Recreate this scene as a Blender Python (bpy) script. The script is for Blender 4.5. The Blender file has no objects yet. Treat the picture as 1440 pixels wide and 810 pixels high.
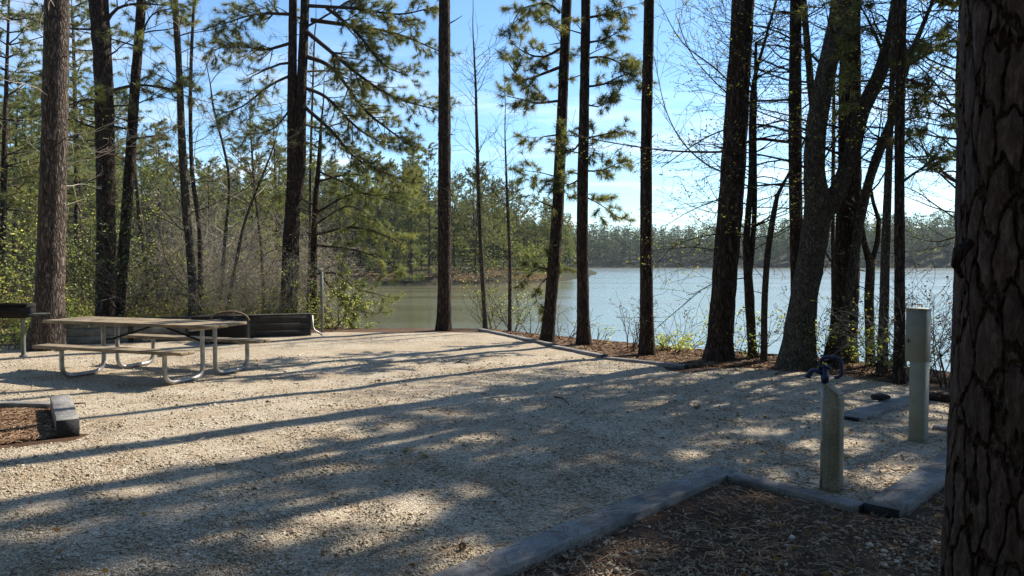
import bpy, math, random, numpy as np
from mathutils import Vector, Matrix
random.seed(7); rng = np.random.default_rng(7)
R = math.radians
scene = bpy.context.scene
col = scene.collection

# ------------------------------------------------------------------ camera
F = 1040.0; PITCH = math.atan(37 / F); CZ = 1.6
cp, sp = math.cos(PITCH), math.sin(PITCH)
cam = bpy.data.cameras.new('camera'); cam.lens = 26; cam.sensor_width = 36
cam.clip_start = .05; cam.clip_end = 4000
co = bpy.data.objects.new('camera', cam); col.objects.link(co)
co.location = (0, 0, CZ); co.rotation_euler = (math.pi / 2 - PITCH, 0, 0)
scene.camera = co

def at(px, py, D):
    u = (px - 720) / F; v = (405 - py) / F
    y = cp + v * sp; z = -sp + v * cp; k = D / y
    return Vector((u * k, D, CZ + z * k))
def g(px, py, z=0.0):
    u = (px - 720) / F; v = (405 - py) / F
    y = cp + v * sp; zz = -sp + v * cp; k = (z - CZ) / zz
    return Vector((u * k, y * k, z))

# ------------------------------------------------------------------ world, sun
SUN_EL, SUN_AZ = R(43), R(51)          # azimuth measured from +Y towards +X
world = bpy.data.worlds.new('World'); scene.world = world; world.use_nodes = True
nt = world.node_tree; N, Lk = nt.nodes, nt.links
for n in list(N): N.remove(n)
out = N.new('ShaderNodeOutputWorld'); bg = N.new('ShaderNodeBackground')
sky = N.new('ShaderNodeTexSky'); sky.sky_type = 'NISHITA'; sky.sun_disc = False
sky.sun_elevation = SUN_EL; sky.sun_rotation = SUN_AZ; sky.altitude = 100
sky.air_density = 1.0; sky.dust_density = 0.25; sky.ozone_density = 2.2
tc = N.new('ShaderNodeTexCoord'); sep = N.new('ShaderNodeSeparateXYZ')
Lk.new(tc.outputs['Generated'], sep.inputs[0])
# clouds on a plane overhead: direction / z
zz = N.new('ShaderNodeMath'); zz.operation = 'ADD'; zz.inputs[1].default_value = .06; Lk.new(sep.outputs['Z'], zz.inputs[0])
dv = N.new('ShaderNodeVectorMath'); dv.operation = 'DIVIDE'; Lk.new(tc.outputs['Generated'], dv.inputs[0])
cb = N.new('ShaderNodeCombineXYZ')
for i in range(3): Lk.new(zz.outputs[0], cb.inputs[i])
Lk.new(cb.outputs[0], dv.inputs[1])
mp = N.new('ShaderNodeMapping'); mp.inputs['Scale'].default_value = (.55, 1.0, 0); mp.inputs['Location'].default_value = (3.1, 1.4, 0)
mp.inputs['Rotation'].default_value = (0, 0, .25)
Lk.new(dv.outputs[0], mp.inputs[0])
ns = N.new('ShaderNodeTexNoise'); ns.inputs['Scale'].default_value = .9; ns.inputs['Detail'].default_value = 7; ns.inputs['Roughness'].default_value = .62
Lk.new(mp.outputs[0], ns.inputs['Vector'])
cr = N.new('ShaderNodeMapRange'); cr.inputs[1].default_value = .5; cr.inputs[2].default_value = .72; cr.inputs[3].default_value = 0; cr.inputs[4].default_value = .75
Lk.new(ns.outputs[0], cr.inputs[0])
# thicker near the horizon
hz = N.new('ShaderNodeMapRange'); hz.inputs[1].default_value = 0; hz.inputs[2].default_value = .3; hz.inputs[3].default_value = 1.25; hz.inputs[4].default_value = .3
Lk.new(sep.outputs['Z'], hz.inputs[0])
mm = N.new('ShaderNodeMath'); mm.operation = 'MULTIPLY'; Lk.new(cr.outputs[0], mm.inputs[0]); Lk.new(hz.outputs[0], mm.inputs[1])
mx = N.new('ShaderNodeMixRGB'); mx.inputs['Color2'].default_value = (8.6, 8.9, 9.2, 1)
tn = N.new('ShaderNodeMixRGB'); tn.blend_type = 'MULTIPLY'; tn.inputs[0].default_value = 1; tn.inputs['Color2'].default_value = (.72, .91, 1.04, 1)
Lk.new(sky.outputs[0], tn.inputs[1]); Lk.new(mm.outputs[0], mx.inputs[0]); Lk.new(tn.outputs[0], mx.inputs[1])
Lk.new(mx.outputs[0], bg.inputs[0]); bg.inputs[1].default_value = .11
Lk.new(bg.outputs[0], out.inputs[0])
sun = bpy.data.lights.new('sun', 'SUN'); sun.energy = 5.0; sun.angle = R(.53); sun.color = (1, .91, .77)
so = bpy.data.objects.new('sun', sun); col.objects.link(so)
sd = Vector((math.sin(SUN_AZ) * math.cos(SUN_EL), math.cos(SUN_AZ) * math.cos(SUN_EL), math.sin(SUN_EL)))
so.rotation_euler = sd.to_track_quat('Z', 'Y').to_euler()
so.location = (20, 20, 30)
scene.view_settings.view_transform = 'Standard'; scene.view_settings.look = 'None'
scene.view_settings.exposure = 0.88; scene.view_settings.gamma = 1
scene.cycles.use_denoising = True
scene.cycles.max_bounces = 7; scene.cycles.diffuse_bounces = 3; scene.cycles.glossy_bounces = 3
scene.cycles.transparent_max_bounces = 8; scene.cycles.caustics_reflective = False; scene.cycles.caustics_refractive = False
scene.cycles.sample_clamp_indirect = 4

# ------------------------------------------------------------------ materials
def mat(name, c=(.5, .5, .5), rough=.8, spec=.3, metal=0):
    m = bpy.data.materials.new(name); m.use_nodes = True
    b = m.node_tree.nodes['Principled BSDF']
    b.inputs['Base Color'].default_value = (*c, 1); b.inputs['Roughness'].default_value = rough
    b.inputs['Specular IOR Level'].default_value = spec; b.inputs['Metallic'].default_value = metal
    return m, m.node_tree, b
def node(t, kind, **kw):
    n = t.nodes.new('ShaderNode' + kind)
    for k, v in kw.items():
        if k.startswith('_'): setattr(n, k[1:], v)
        else: n.inputs[k.replace('__', ' ')].default_value = v
    return n
def ramp(t, fac, stops):
    r = t.nodes.new('ShaderNodeValToRGB'); e = r.color_ramp.elements
    while len(e) > 1: e.remove(e[-1])
    e[0].position = stops[0][0]; e[0].color = (*stops[0][1], 1)
    for p, c in stops[1:]:
        x = e.new(p); x.color = (*c, 1)
    t.links.new(fac, r.inputs[0]); return r
def coords(t, scale=(1, 1, 1), obj=True):
    c = t.nodes.new('ShaderNodeTexCoord'); m = t.nodes.new('ShaderNodeMapping'); m.inputs['Scale'].default_value = scale
    t.links.new(c.outputs['Object' if obj else 'Generated'], m.inputs[0]); return m.outputs[0]
def mul(t, a, b, kind='MULTIPLY', fac=1.0):
    m = t.nodes.new('ShaderNodeMixRGB'); m.blend_type = kind; m.inputs[0].default_value = fac
    t.links.new(a, m.inputs[1]); t.links.new(b, m.inputs[2]); return m.outputs[0]
def bump(t, b, h, s, d):
    n = node(t, 'Bump', Strength=s, Distance=d); t.links.new(h, n.inputs['Height']); t.links.new(n.outputs[0], b.inputs['Normal'])

def bark(name, dark, light, sc=1.0, sz=.26, lichen=0.0):
    m, t, b = mat(name, rough=.92, spec=.15)
    v = coords(t, (sc, sc, sc * sz))
    wn = node(t, 'TexNoise', Scale=6, Detail=3); t.links.new(v, wn.inputs['Vector'])
    ad = t.nodes.new('ShaderNodeMixRGB'); ad.blend_type = 'ADD'; ad.inputs[0].default_value = .22
    t.links.new(v, ad.inputs[1]); t.links.new(wn.outputs['Color'], ad.inputs[2])
    vo = node(t, 'TexVoronoi', Scale=24, _feature='DISTANCE_TO_EDGE'); t.links.new(ad.outputs[0], vo.inputs['Vector'])
    vc = node(t, 'TexVoronoi', Scale=24); t.links.new(ad.outputs[0], vc.inputs['Vector'])
    n2 = node(t, 'TexNoise', Scale=34, Detail=6, Roughness=.7); t.links.new(v, n2.inputs['Vector'])
    edge = ramp(t, vo.outputs[0], [(0, (.3, .3, .3)), (.1, (.6, .6, .6)), (.3, (1, 1, 1))])
    base = ramp(t, n2.outputs[0], [(.3, dark), (.7, light)])
    vcg = ramp(t, vc.outputs['Color'], [(.1, (.55, .53, .52)), (.9, (1.3, 1.25, 1.2))])
    c = mul(t, base.outputs[0], edge.outputs[0]); c = mul(t, c, vcg.outputs[0])
    if lichen:
        n3 = node(t, 'TexNoise', Scale=5, Detail=8, Roughness=.75); t.links.new(coords(t), n3.inputs['Vector'])
        mk = ramp(t, n3.outputs[0], [(.58 - lichen * .1, (0, 0, 0)), (.66, (1, 1, 1))])
        q = node(t, 'MixRGB', Color2=(.15, .155, .115, 1)); t.links.new(mk.outputs[0], q.inputs[0]); t.links.new(c, q.inputs[1]); c = q.outputs[0]
    t.links.new(c, b.inputs['Base Color'])
    hh = mul(t, edge.outputs[0], n2.outputs['Color'], 'ADD', .6)
    bump(t, b, hh, 1.0, .035)
    return m
M = {}
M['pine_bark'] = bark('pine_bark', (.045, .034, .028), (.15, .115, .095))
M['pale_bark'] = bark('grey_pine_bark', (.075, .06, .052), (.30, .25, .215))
M['decid_bark'] = bark('smooth_bark', (.10, .088, .07), (.31, .28, .225), sc=1.6, sz=.5, lichen=.15)
m, t, b = mat('twig_bark', (.06, .045, .036), .9, .15); M['twig'] = m
m, t, b = mat('pale_twig_bark', (.40, .35, .29), .9, .15); M['pale_twig'] = m

def leafmat(name, c1, c2, tr=.35, c3=None):
    m = bpy.data.materials.new(name); m.use_nodes = True; t = m.node_tree
    for n in list(t.nodes): t.nodes.remove(n)
    o = node(t, 'OutputMaterial'); ge = node(t, 'NewGeometry')
    st = [(0, c1), (1, c2)] if c3 is None else [(0, c1), (.86, c2), (.95, c3)]
    r = ramp(t, ge.outputs['Random Per Island'], st)
    n = node(t, 'TexNoise', Scale=.9, Detail=2); t.links.new(coords(t), n.inputs['Vector'])
    r2 = ramp(t, n.outputs[0], [(.35, (.72, .78, .8)), (.65, (1.25, 1.18, 1.0))])
    c = mul(t, r.outputs[0], r2.outputs[0])
    d = node(t, 'BsdfDiffuse'); s = node(t, 'BsdfTranslucent'); gl = node(t, 'BsdfGlossy', Roughness=.45)
    t.links.new(c, d.inputs[0]); 
    h = node(t, 'HueSaturation', Saturation=1.15, Value=1.5); t.links.new(c, h.inputs['Color']); t.links.new(h.outputs[0], s.inputs[0])
    x = node(t, 'MixShader'); x.inputs[0].default_value = tr; t.links.new(d.outputs[0], x.inputs[1]); t.links.new(s.outputs[0], x.inputs[2])
    x2 = node(t, 'MixShader'); x2.inputs[0].default_value = 0.0 if name == 'far_foliage' else .04; t.links.new(x.outputs[0], x2.inputs[1]); t.links.new(gl.outputs[0], x2.inputs[2])
    t.links.new(x2.outputs[0], o.inputs[0]); return m
M['needle'] = leafmat('pine_needles', (.09, .11, .045), (.21, .225, .09), .5, (.24, .17, .07))
M['needle_bright'] = leafmat('young_pine_needles', (.14, .16, .06), (.27, .29, .11), .45)
M['bud'] = leafmat('spring_buds', (.22, .26, .06), (.34, .36, .10), .5, (.22, .12, .06))
M['leaf'] = leafmat('shrub_leaves', (.20, .25, .06), (.48, .52, .17), .58, (.40, .35, .14))
M['leaf_dark'] = leafmat('evergreen_leaves', (.04, .07, .025), (.12, .17, .05), .3)
M['leaf_dry'] = leafmat('dry_leaves', (.20, .12, .06), (.36, .25, .14), .3)
M['far_leaf'] = leafmat('far_foliage', (.09, .105, .038), (.21, .22, .08), .45, (.15, .12, .08))

M['hill_leaf'] = leafmat('far_hill_foliage', (.03, .048, .022), (.085, .105, .042), .3)
# gravel
def gravel_mat(name, island):
    m, t, b = mat(name, rough=.9, spec=.2)
    v = coords(t)
    big = node(t, 'TexNoise', Scale=.8, Detail=5, Roughness=.6); t.links.new(v, big.inputs['Vector'])
    tint = ramp(t, big.outputs[0], [(.3, (.78, .72, .64)), (.7, (1.06, 1.05, 1.03))])
    if island:
        ge = node(t, 'NewGeometry'); src = ge.outputs['Random Per Island']
    else:
        vo = node(t, 'TexVoronoi', Scale=74); t.links.new(v, vo.inputs['Vector'])
        sx = node(t, 'SeparateColor'); t.links.new(vo.outputs['Color'], sx.inputs[0]); src = sx.outputs[0]
    c = ramp(t, src, [(0, (.18, .145, .11)), (.2, (.34, .29, .22)), (.6, (.48, .42, .325)), (.9, (.58, .53, .44)), (1, (.68, .65, .58))])
    cc = mul(t, c.outputs[0], tint.outputs[0])
    if not island:
        fn = node(t, 'TexNoise', Scale=240, Detail=3); t.links.new(v, fn.inputs['Vector'])
        ff = ramp(t, fn.outputs[0], [(.3, (.72, .7, .68)), (.7, (1.15, 1.15, 1.15))]); cc = mul(t, cc, ff.outputs[0])
        ed = ramp(t, vo.outputs['Distance'], [(.0, (1, 1, 1)), (.75, (.25, .25, .25))])
        bump(t, b, ed.outputs[0], .75, .012)
    pt = node(t, 'TexNoise', Scale=1.7, Detail=7, Roughness=.68, Distortion=.6); t.links.new(v, pt.inputs['Vector'])
    pm = ramp(t, pt.outputs[0], [(.5, (1, 1, 1)), (.66, (.84, .79, .73))]); cc = mul(t, cc, pm.outputs[0])
    t.links.new(cc, b.inputs['Base Color']); return m
M['gravel'] = gravel_mat('gravel', False); M['pebble'] = gravel_mat('gravel_stone', True)

# forest floor: soil, red-brown pine straw, leaf litter
m, t, b = mat('forest_floor', rough=.95, spec=.1); v = coords(t)
n1 = node(t, 'TexNoise', Scale=1.3, Detail=6, Roughness=.65); t.links.new(v, n1.inputs['Vector'])
n2 = node(t, 'TexNoise', Scale=45, Detail=5, Roughness=.7); t.links.new(v, n2.inputs['Vector'])
vs = node(t, 'TexVoronoi', Scale=38); t.links.new(v, vs.inputs['Vector'])
a = ramp(t, n1.outputs[0], [(.35, (.07, .045, .032)), (.5, (.11, .07, .048)), (.68, (.13, .105, .08))])
b2 = ramp(t, n2.outputs[0], [(.3, (.45, .42, .4)), (.7, (1.5, 1.4, 1.3))])
c = mul(t, a.outputs[0], b2.outputs[0])
sxyz = node(t, 'SeparateXYZ'); t.links.new(coords(t), sxyz.inputs[0]); mr = node(t, 'MapRange'); mr.inputs[1].default_value = 60; mr.inputs[2].default_value = 170; t.links.new(sxyz.outputs['Y'], mr.inputs[0])
q = node(t, 'MixRGB', Color2=(.035, .04, .022, 1)); t.links.new(mr.outputs[0], q.inputs[0]); t.links.new(c, q.inputs[1])
t.links.new(q.outputs[0], b.inputs['Base Color']); bump(t, b, n2.outputs[0], .8, .03); M['floor'] = m
m, t, b = mat('pine_straw', rough=.85, spec=.2)
ge = node(t, 'NewGeometry'); r = ramp(t, ge.outputs['Random Per Island'], [(0, (.09, .05, .03)), (.6, (.23, .135, .08)), (1, (.42, .30, .19))])
t.links.new(r.outputs[0], b.inputs['Base Color']); M['straw'] = m

# water
m, t, b = mat('lake_water', (.14, .14, .08), .12, .9); b.inputs['IOR'].default_value = 1.333
v = coords(t, (.55, 1.5, 1))
w1 = node(t, 'TexNoise', Scale=2.2, Detail=5, Roughness=.6, Distortion=.4); t.links.new(v, w1.inputs['Vector'])
w2 = node(t, 'TexNoise', Scale=.25, Detail=3); t.links.new(v, w2.inputs['Vector'])
ww = mul(t, w1.outputs['Color'], w2.outputs['Color'], 'MIX', .25)
bump(t, b, ww, .35, .08)
w3 = node(t, 'TexNoise', Scale=1.0, Detail=5, Roughness=.6); t.links.new(coords(t, (.010, .11, 1)), w3.inputs['Vector'])
rr_ = node(t, 'MapRange'); rr_.inputs[1].default_value = .4; rr_.inputs[2].default_value = .62; rr_.inputs[3].default_value = .06; rr_.inputs[4].default_value = .17; t.links.new(w3.outputs[0], rr_.inputs[0]); wx = node(t, 'SeparateXYZ'); t.links.new(coords(t), wx.inputs[0]); wr = node(t, 'MapRange'); wr.inputs[1].default_value = -8; wr.inputs[2].default_value = 8; wr.inputs[3].default_value = 0; wr.inputs[4].default_value = .09; t.links.new(wx.outputs['X'], wr.inputs[0])
wa_ = node(t, 'Math', _operation='ADD'); t.links.new(rr_.outputs[0], wa_.inputs[0]); t.links.new(wr.outputs[0], wa_.inputs[1]); t.links.new(wa_.outputs[0], b.inputs['Roughness']); M['water'] = m

# wood, timber, metal, paint
def woodmat(name, c1, c2, sc=(3, 40, 40), rough=.85, dirt=.5, bp=.5):
    m, t, b = mat(name, rough=rough, spec=.25); v = coords(t, sc)
    n1 = node(t, 'TexNoise', Scale=1.5, Detail=6, Roughness=.65); t.links.new(v, n1.inputs['Vector'])
    n2 = node(t, 'TexNoise', Scale=4, Detail=6, Roughness=.7); t.links.new(coords(t), n2.inputs['Vector'])
    n3 = node(t, 'TexNoise', Scale=90, Detail=3, Roughness=.7); t.links.new(coords(t), n3.inputs['Vector']); sp_ = ramp(t, n3.outputs[0], [(.35, (.7, .7, .7)), (.65, (1.2, 1.2, 1.2))])
    a = ramp(t, mul(t, n1.outputs['Color'], n3.outputs['Color'], 'MIX', .3), [(.35, c1), (.62, c2)]); d = ramp(t, n2.outputs[0], [(.35, (1 - dirt,) * 3), (.6, (1.08, 1.08, 1.08))])
    t.links.new(mul(t, mul(t, a.outputs[0], d.outputs[0]), sp_.outputs[0]), b.inputs['Base Color']); bump(t, b, n1.outputs[0], bp, .006); return m
M['table_wood'] = woodmat('weathered_table_boards', (.21, .155, .10), (.40, .32, .21))
M['timber'] = woodmat('landscape_timber', (.13, .128, .122), (.29, .28, .265), (5, 34, 34), .8, .5, .25)
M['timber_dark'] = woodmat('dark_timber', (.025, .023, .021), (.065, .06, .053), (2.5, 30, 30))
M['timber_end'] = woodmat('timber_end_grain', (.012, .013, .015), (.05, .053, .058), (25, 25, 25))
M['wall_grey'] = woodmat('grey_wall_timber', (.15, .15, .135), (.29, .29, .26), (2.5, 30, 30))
M['post_wood'] = woodmat('painted_post', (.22, .21, .155), (.33, .315, .24), (30, 30, 3), .8, .35)
M['post_grey'] = woodmat('grey_post', (.16, .16, .14), (.26, .26, .23), (30, 30, 3))
m, t, b = mat('galvanised_pipe', (.36, .36, .35), .5, .5, .55)
n1 = node(t, 'TexNoise', Scale=9, Detail=5); t.links.new(coords(t), n1.inputs['Vector'])
r = ramp(t, n1.outputs[0], [(.3, (.20, .19, .18)), (.65, (.42, .42, .41))]); t.links.new(r.outputs[0], b.inputs['Base Color']); M['pipe'] = m
m, t, b = mat('black_steel', (.012, .012, .013), .65, .2)
n1 = node(t, 'TexNoise', Scale=14, Detail=6); t.links.new(coords(t), n1.inputs['Vector'])
r = ramp(t, n1.outputs[0], [(.4, (.008, .008, .009)), (.9, (.02, .015, .012))]); t.links.new(r.outputs[0], b.inputs['Base Color']); M['steel'] = m
M['rust'] = mat('rusty_steel', (.16, .11, .07), .8, .3)[0]
m, t, b = mat('blue_paint', (.012, .018, .12), .45, .5)
n1 = node(t, 'TexNoise', Scale=60, Detail=4); t.links.new(coords(t), n1.inputs['Vector'])
r = ramp(t, n1.outputs[0], [(.45, (.005, .013, .08)), (.75, (.03, .03, .045))]); t.links.new(r.outputs[0], b.inputs['Base Color']); M['blue'] = m
m, t, b = mat('pedestal_paint', (.27, .28, .23), .55, .4)
n1 = node(t, 'TexNoise', Scale=7, Detail=6); t.links.new(coords(t), n1.inputs['Vector'])
r = ramp(t, n1.outputs[0], [(.35, (.22, .225, .18)), (.7, (.29, .295, .24))]); t.links.new(r.outputs[0], b.inputs['Base Color']); M['pedestal'] = m

# ------------------------------------------------------------------ mesh builder
class MB:
    def __init__(s): s.v = []; s.q = []; s.t = []; s.qm = []; s.tm = []; s.n = 0
    def add(s, v, q=None, t=None, m=0):
        v = np.asarray(v, dtype=np.float32).reshape(-1, 3); s.v.append(v)
        if q is not None and len(q): q = np.asarray(q, dtype=np.int32) + s.n; s.q.append(q); s.qm.append(np.full(len(q), m))
        if t is not None and len(t): t = np.asarray(t, dtype=np.int32) + s.n; s.t.append(t); s.tm.append(np.full(len(t), m))
        s.n += len(v); return s
    def tube(s, P, rad, k=6, m=0, jit=0, cap=False):
        P = np.asarray([tuple(p) for p in P], dtype=float); n = len(P); rad = np.asarray(rad, dtype=float) * np.ones(n)
        T = np.gradient(P, axis=0); T /= np.linalg.norm(T, axis=1)[:, None] + 1e-9
        ref = np.eye(3)[int(np.argmin(abs(T).max(axis=0)))]
        A = np.cross(T, ref); A /= np.linalg.norm(A, axis=1)[:, None] + 1e-9; Bv = np.cross(T, A)
        th = np.arange(k) * 2 * np.pi / k
        rr = rad[:, None] * (1 + (rng.uniform(-jit, jit, (n, k)) if jit else 0))
        V = P[:, None, :] + rr[..., None] * (np.cos(th)[None, :, None] * A[:, None, :] + np.sin(th)[None, :, None] * Bv[:, None, :])
        i = np.arange(n - 1)[:, None] * k; j = np.arange(k)[None, :]; j2 = (j + 1) % k
        Q = np.stack([i + j, i + k + j, i + k + j2, i + j2], -1).reshape(-1, 4)
        V = V.reshape(-1, 3); tr = []
        if cap:
            V = np.vstack([V, P[0], P[-1]]); a = n * k
            for q in range(k):
                tr += [(a, q, (q + 1) % k), (a + 1, (n - 1) * k + (q + 1) % k, (n - 1) * k + q)]
        return s.add(V, Q, tr, m)
    def box(s, c, sz, rz=0, m=0, bev=0.0, M4=None):
        x, y, z = [d / 2 for d in sz]; bb = min(bev, min(x, y, z) * .9)
        if bb <= 0:
            V = [(a * x, b_ * y, c_ * z) for a in (-1, 1) for b_ in (-1, 1) for c_ in (-1, 1)]
            Q = [(0, 1, 3, 2), (4, 6, 7, 5), (0, 4, 5, 1), (2, 3, 7, 6), (0, 2, 6, 4), (1, 5, 7, 3)]; T = []
        else:   # chamfered box
            V = []; idx = {}
            for a in (-1, 1):
                for b_ in (-1, 1):
                    for c_ in (-1, 1):
                        for ax in range(3):
                            p = [a * (x - bb), b_ * (y - bb), c_ * (z - bb)]; p[ax] = (a * x, b_ * y, c_ * z)[ax]
                            idx[(a, b_, c_, ax)] = len(V); V.append(tuple(p))
            Q = []; T = []
            for ax in range(3):
                o1, o2 = [k for k in range(3) if k != ax]
                for sg in (-1, 1):
                    f = []
                    for (p, q) in ((-1, -1), (1, -1), (1, 1), (-1, 1)):
                        k = [0, 0, 0]; k[ax] = sg; k[o1] = p; k[o2] = q; f.append(idx[(*k, ax)])
                    Q.append(f)
                for p in (-1, 1):
                    for q in (-1, 1):
                        k1 = [0, 0, 0]; k1[ax] = -1; k1[o1] = p; k1[o2] = q; k2 = list(k1); k2[ax] = 1
                        Q.append([idx[(*k1, o1)], idx[(*k2, o1)], idx[(*k2, o2)], idx[(*k1, o2)]])
            for a in (-1, 1):
                for b_ in (-1, 1):
                    for c_ in (-1, 1): T.append([idx[(a, b_, c_, 0)], idx[(a, b_, c_, 1)], idx[(a, b_, c_, 2)]])
        V = np.array(V)
        if M4 is not None: V = V @ np.array(M4.to_3x3()).T + np.array(M4.translation)
        cs, sn = math.cos(rz), math.sin(rz)
        V = np.stack([V[:, 0] * cs - V[:, 1] * sn, V[:, 0] * sn + V[:, 1] * cs, V[:, 2]], 1) + np.array(c)
        return s.add(V, Q, T, m)
    def build(s, name, mats, parent=None, smooth=False, loc=None, fixn=False):
        me = bpy.data.meshes.new(name)
        v = np.vstack(s.v) if s.v else np.zeros((0, 3), np.float32)
        if loc is not None: v = v - np.array(loc, dtype=np.float32)
        T = np.vstack(s.t) if s.t else np.zeros((0, 3), np.int32); Q = np.vstack(s.q) if s.q else np.zeros((0, 4), np.int32)
        nl = len(T) * 3 + len(Q) * 4; nf = len(T) + len(Q)
        me.vertices.add(len(v)); me.vertices.foreach_set('co', v.astype(np.float32).ravel())
        me.loops.add(nl); me.loops.foreach_set('vertex_index', np.concatenate([T.ravel(), Q.ravel()]).astype(np.int32))
        me.polygons.add(nf)
        ls = np.concatenate([np.arange(len(T)) * 3, len(T) * 3 + np.arange(len(Q)) * 4]).astype(np.int32)
        me.polygons.foreach_set('loop_start', ls)
        mi = np.concatenate([np.concatenate(s.tm) if s.tm else [], np.concatenate(s.qm) if s.qm else []]).astype(np.int32)
        me.polygons.foreach_set('material_index', mi)
        for mm_ in (mats if isinstance(mats, (list, tuple)) else [mats]): me.materials.append(mm_)
        me.update(calc_edges=True); me.validate()
        if fixn:
            import bmesh
            bm = bmesh.new(); bm.from_mesh(me); bmesh.ops.recalc_face_normals(bm, faces=bm.faces); bm.to_mesh(me); bm.free()
        if smooth: me.polygons.foreach_set('use_smooth', np.ones(len(me.polygons), bool))
        o = bpy.data.objects.new(name, me); col.objects.link(o)
        if parent is not None: o.parent = parent
        if loc is not None and parent is None: o.location = loc
        return o

def tag(o, label=None, cat=None, group=None, kind=None):
    if label: o['label'] = label
    if cat: o['category'] = cat
    if group: o['group'] = group
    if kind: o['kind'] = kind
    return o
def empty(name, loc, rz=0, **kw):
    o = bpy.data.objects.new(name, None); col.objects.link(o); o.location = loc; o.rotation_euler.z = rz
    o.empty_display_size = .2; tag(o, **kw); return o

# ------------------------------------------------------------------ terrain
WATER = -2.5
PLAT = np.array([(-.9, 18.0), (.9, 15.9), (1.9, 14.9), (3.2, 13.6), (4.3, 12.9), (5.4, 12.0), (6.4, 10.6), (6.9, 8.6), (8, 6), (10, 2), (14, -8),
                 (14, -60), (-60, -60), (-60, 22), (-30, 24), (-14, 21), (-9, 18.6), (-4.5, 18.1)])
def seg_dist(P, A, B):
    d = B - A; t_ = np.clip(((P - A) @ d) / (d @ d), 0, 1); return np.linalg.norm(P - (A + t_[:, None] * d), axis=1)
def inside(P, poly):
    x, y = P[:, 0], P[:, 1]; r = np.zeros(len(P), bool); n = len(poly)
    for i in range(n):
        (x1, y1), (x2, y2) = poly[i], poly[(i + 1) % n]
        if y1 == y2: continue
        c = ((y1 > y) != (y2 > y)) & (x < (x2 - x1) * (y - y1) / (y2 - y1) + x1); r ^= c
    return r
def poly_dist(P, poly):
    return np.min([seg_dist(P, np.array(poly[i], float), np.array(poly[(i + 1) % len(poly)], float)) for i in range(len(poly))], axis=0)
def vnoise(x, y, s, seed=0):
    x = x / s + seed * 17.3; y = y / s - seed * 9.1
    return (np.sin(x * 1.3 + np.sin(y * 1.7 + seed)) + np.sin(y * 1.1 - np.sin(x * .9) * 1.3) + .5 * np.sin(x * 2.7 + y * 2.3)) / 2.5
# peninsula and far shore outlines (water's far edge)
PEN = np.array([(-260, 112), (-95, 118), (-60, 128), (-36, 134), (-14, 131), (2, 134), (9, 150), (22, 205), (34, 290), (30, 400), (-40, 520), (-300, 640)])
LEFT = np.array([(-70, 20), (-16, 19), (-14.5, 24), (-17, 34), (-24, 50), (-38, 78), (-62, 112), (-300, 140), (-300, 20)])
def hf(x, y):
    x = np.atleast_1d(np.asarray(x, float)); y = np.atleast_1d(np.asarray(y, float)); P = np.stack([x, y], 1)
    d = np.where(inside(P, PLAT), 0, poly_dist(P, PLAT))
    z = -.035 - np.clip(d - .15, 0, None) * .34 - .02 * np.clip(d, 0, 1)
    z = np.maximum(z, WATER - 1.2)
    dl = np.where(inside(P, LEFT), poly_dist(P, LEFT), -poly_dist(P, LEFT))
    zl = -1.9 + .5 * np.tanh(dl / 6) + .25 * vnoise(x, y, 7, 1) + np.clip(dl, 0, 60) * .02
    z = np.where(dl > -3, np.maximum(z, np.where(dl > 0, zl, -1.9 + dl * .4)), z)
    dp = np.where(inside(P, PEN), poly_dist(P, PEN), -poly_dist(P, PEN))
    zp = WATER + np.minimum(dp * .22, .9) + np.clip(dp, 0, 90) * .10 + .3 * vnoise(x, y, 12, 2)
    z = np.where(dp > -3, np.maximum(z, zp), z)
    r = y + .12 * x
    fs = 520 + 14 * vnoise(x, y * 0, 60, 3) - .1 * np.clip(x - 150, 0, None)
    df = r - fs
    zf = WATER + np.minimum(df * .2, 1.0) + np.clip(df, 0, 130) * (.14 + .08 * np.clip(x / 300, 0, 1) + .015 * np.sin(x / 45))
    z = np.where(df > -6, np.maximum(z, zf), z)
    near = d <= 0
    z = z + np.where(near, .012 * vnoise(x, y, .9, 5), .05 * vnoise(x, y, 1.4, 6) * (d > .5))
    return z
def hz_(x, y): return float(hf(x, y)[0])

na = 420; radii = np.concatenate([np.linspace(.05, 24, 170), 24 * (1400 / 24) ** (np.linspace(0, 1, 170)[1:])])
ang = np.linspace(0, 2 * np.pi, na, endpoint=False)
# denser angles towards the view
ang = ang + .55 * np.sin(ang - np.pi / 2) * -np.cos(ang - np.pi / 2) * .8
RR, AA = np.meshgrid(radii, ang, indexing='ij')
X = (RR * np.cos(AA)).ravel(); Y = (RR * np.sin(AA)).ravel()
Z = hf(X, Y)
i = np.arange(len(radii) - 1)[:, None] * na; j = np.arange(na)[None, :]; j2 = (j + 1) % na
Q = np.stack([i + j, i + na + j, i + na + j2, i + j2], -1).reshape(-1, 4)
b_ = MB(); b_.add(np.stack([X, Y, Z], 1), Q)
o = b_.build('ground', M['floor'], smooth=True); o['kind'] = 'structure'
b_ = MB(); b_.add([(-1500, -100, WATER), (1500, -100, WATER), (1500, 1400, WATER), (-1500, 1400, WATER)], [(0, 1, 2, 3)])
o = b_.build('lake_water', M['water']); o['kind'] = 'structure'

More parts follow.
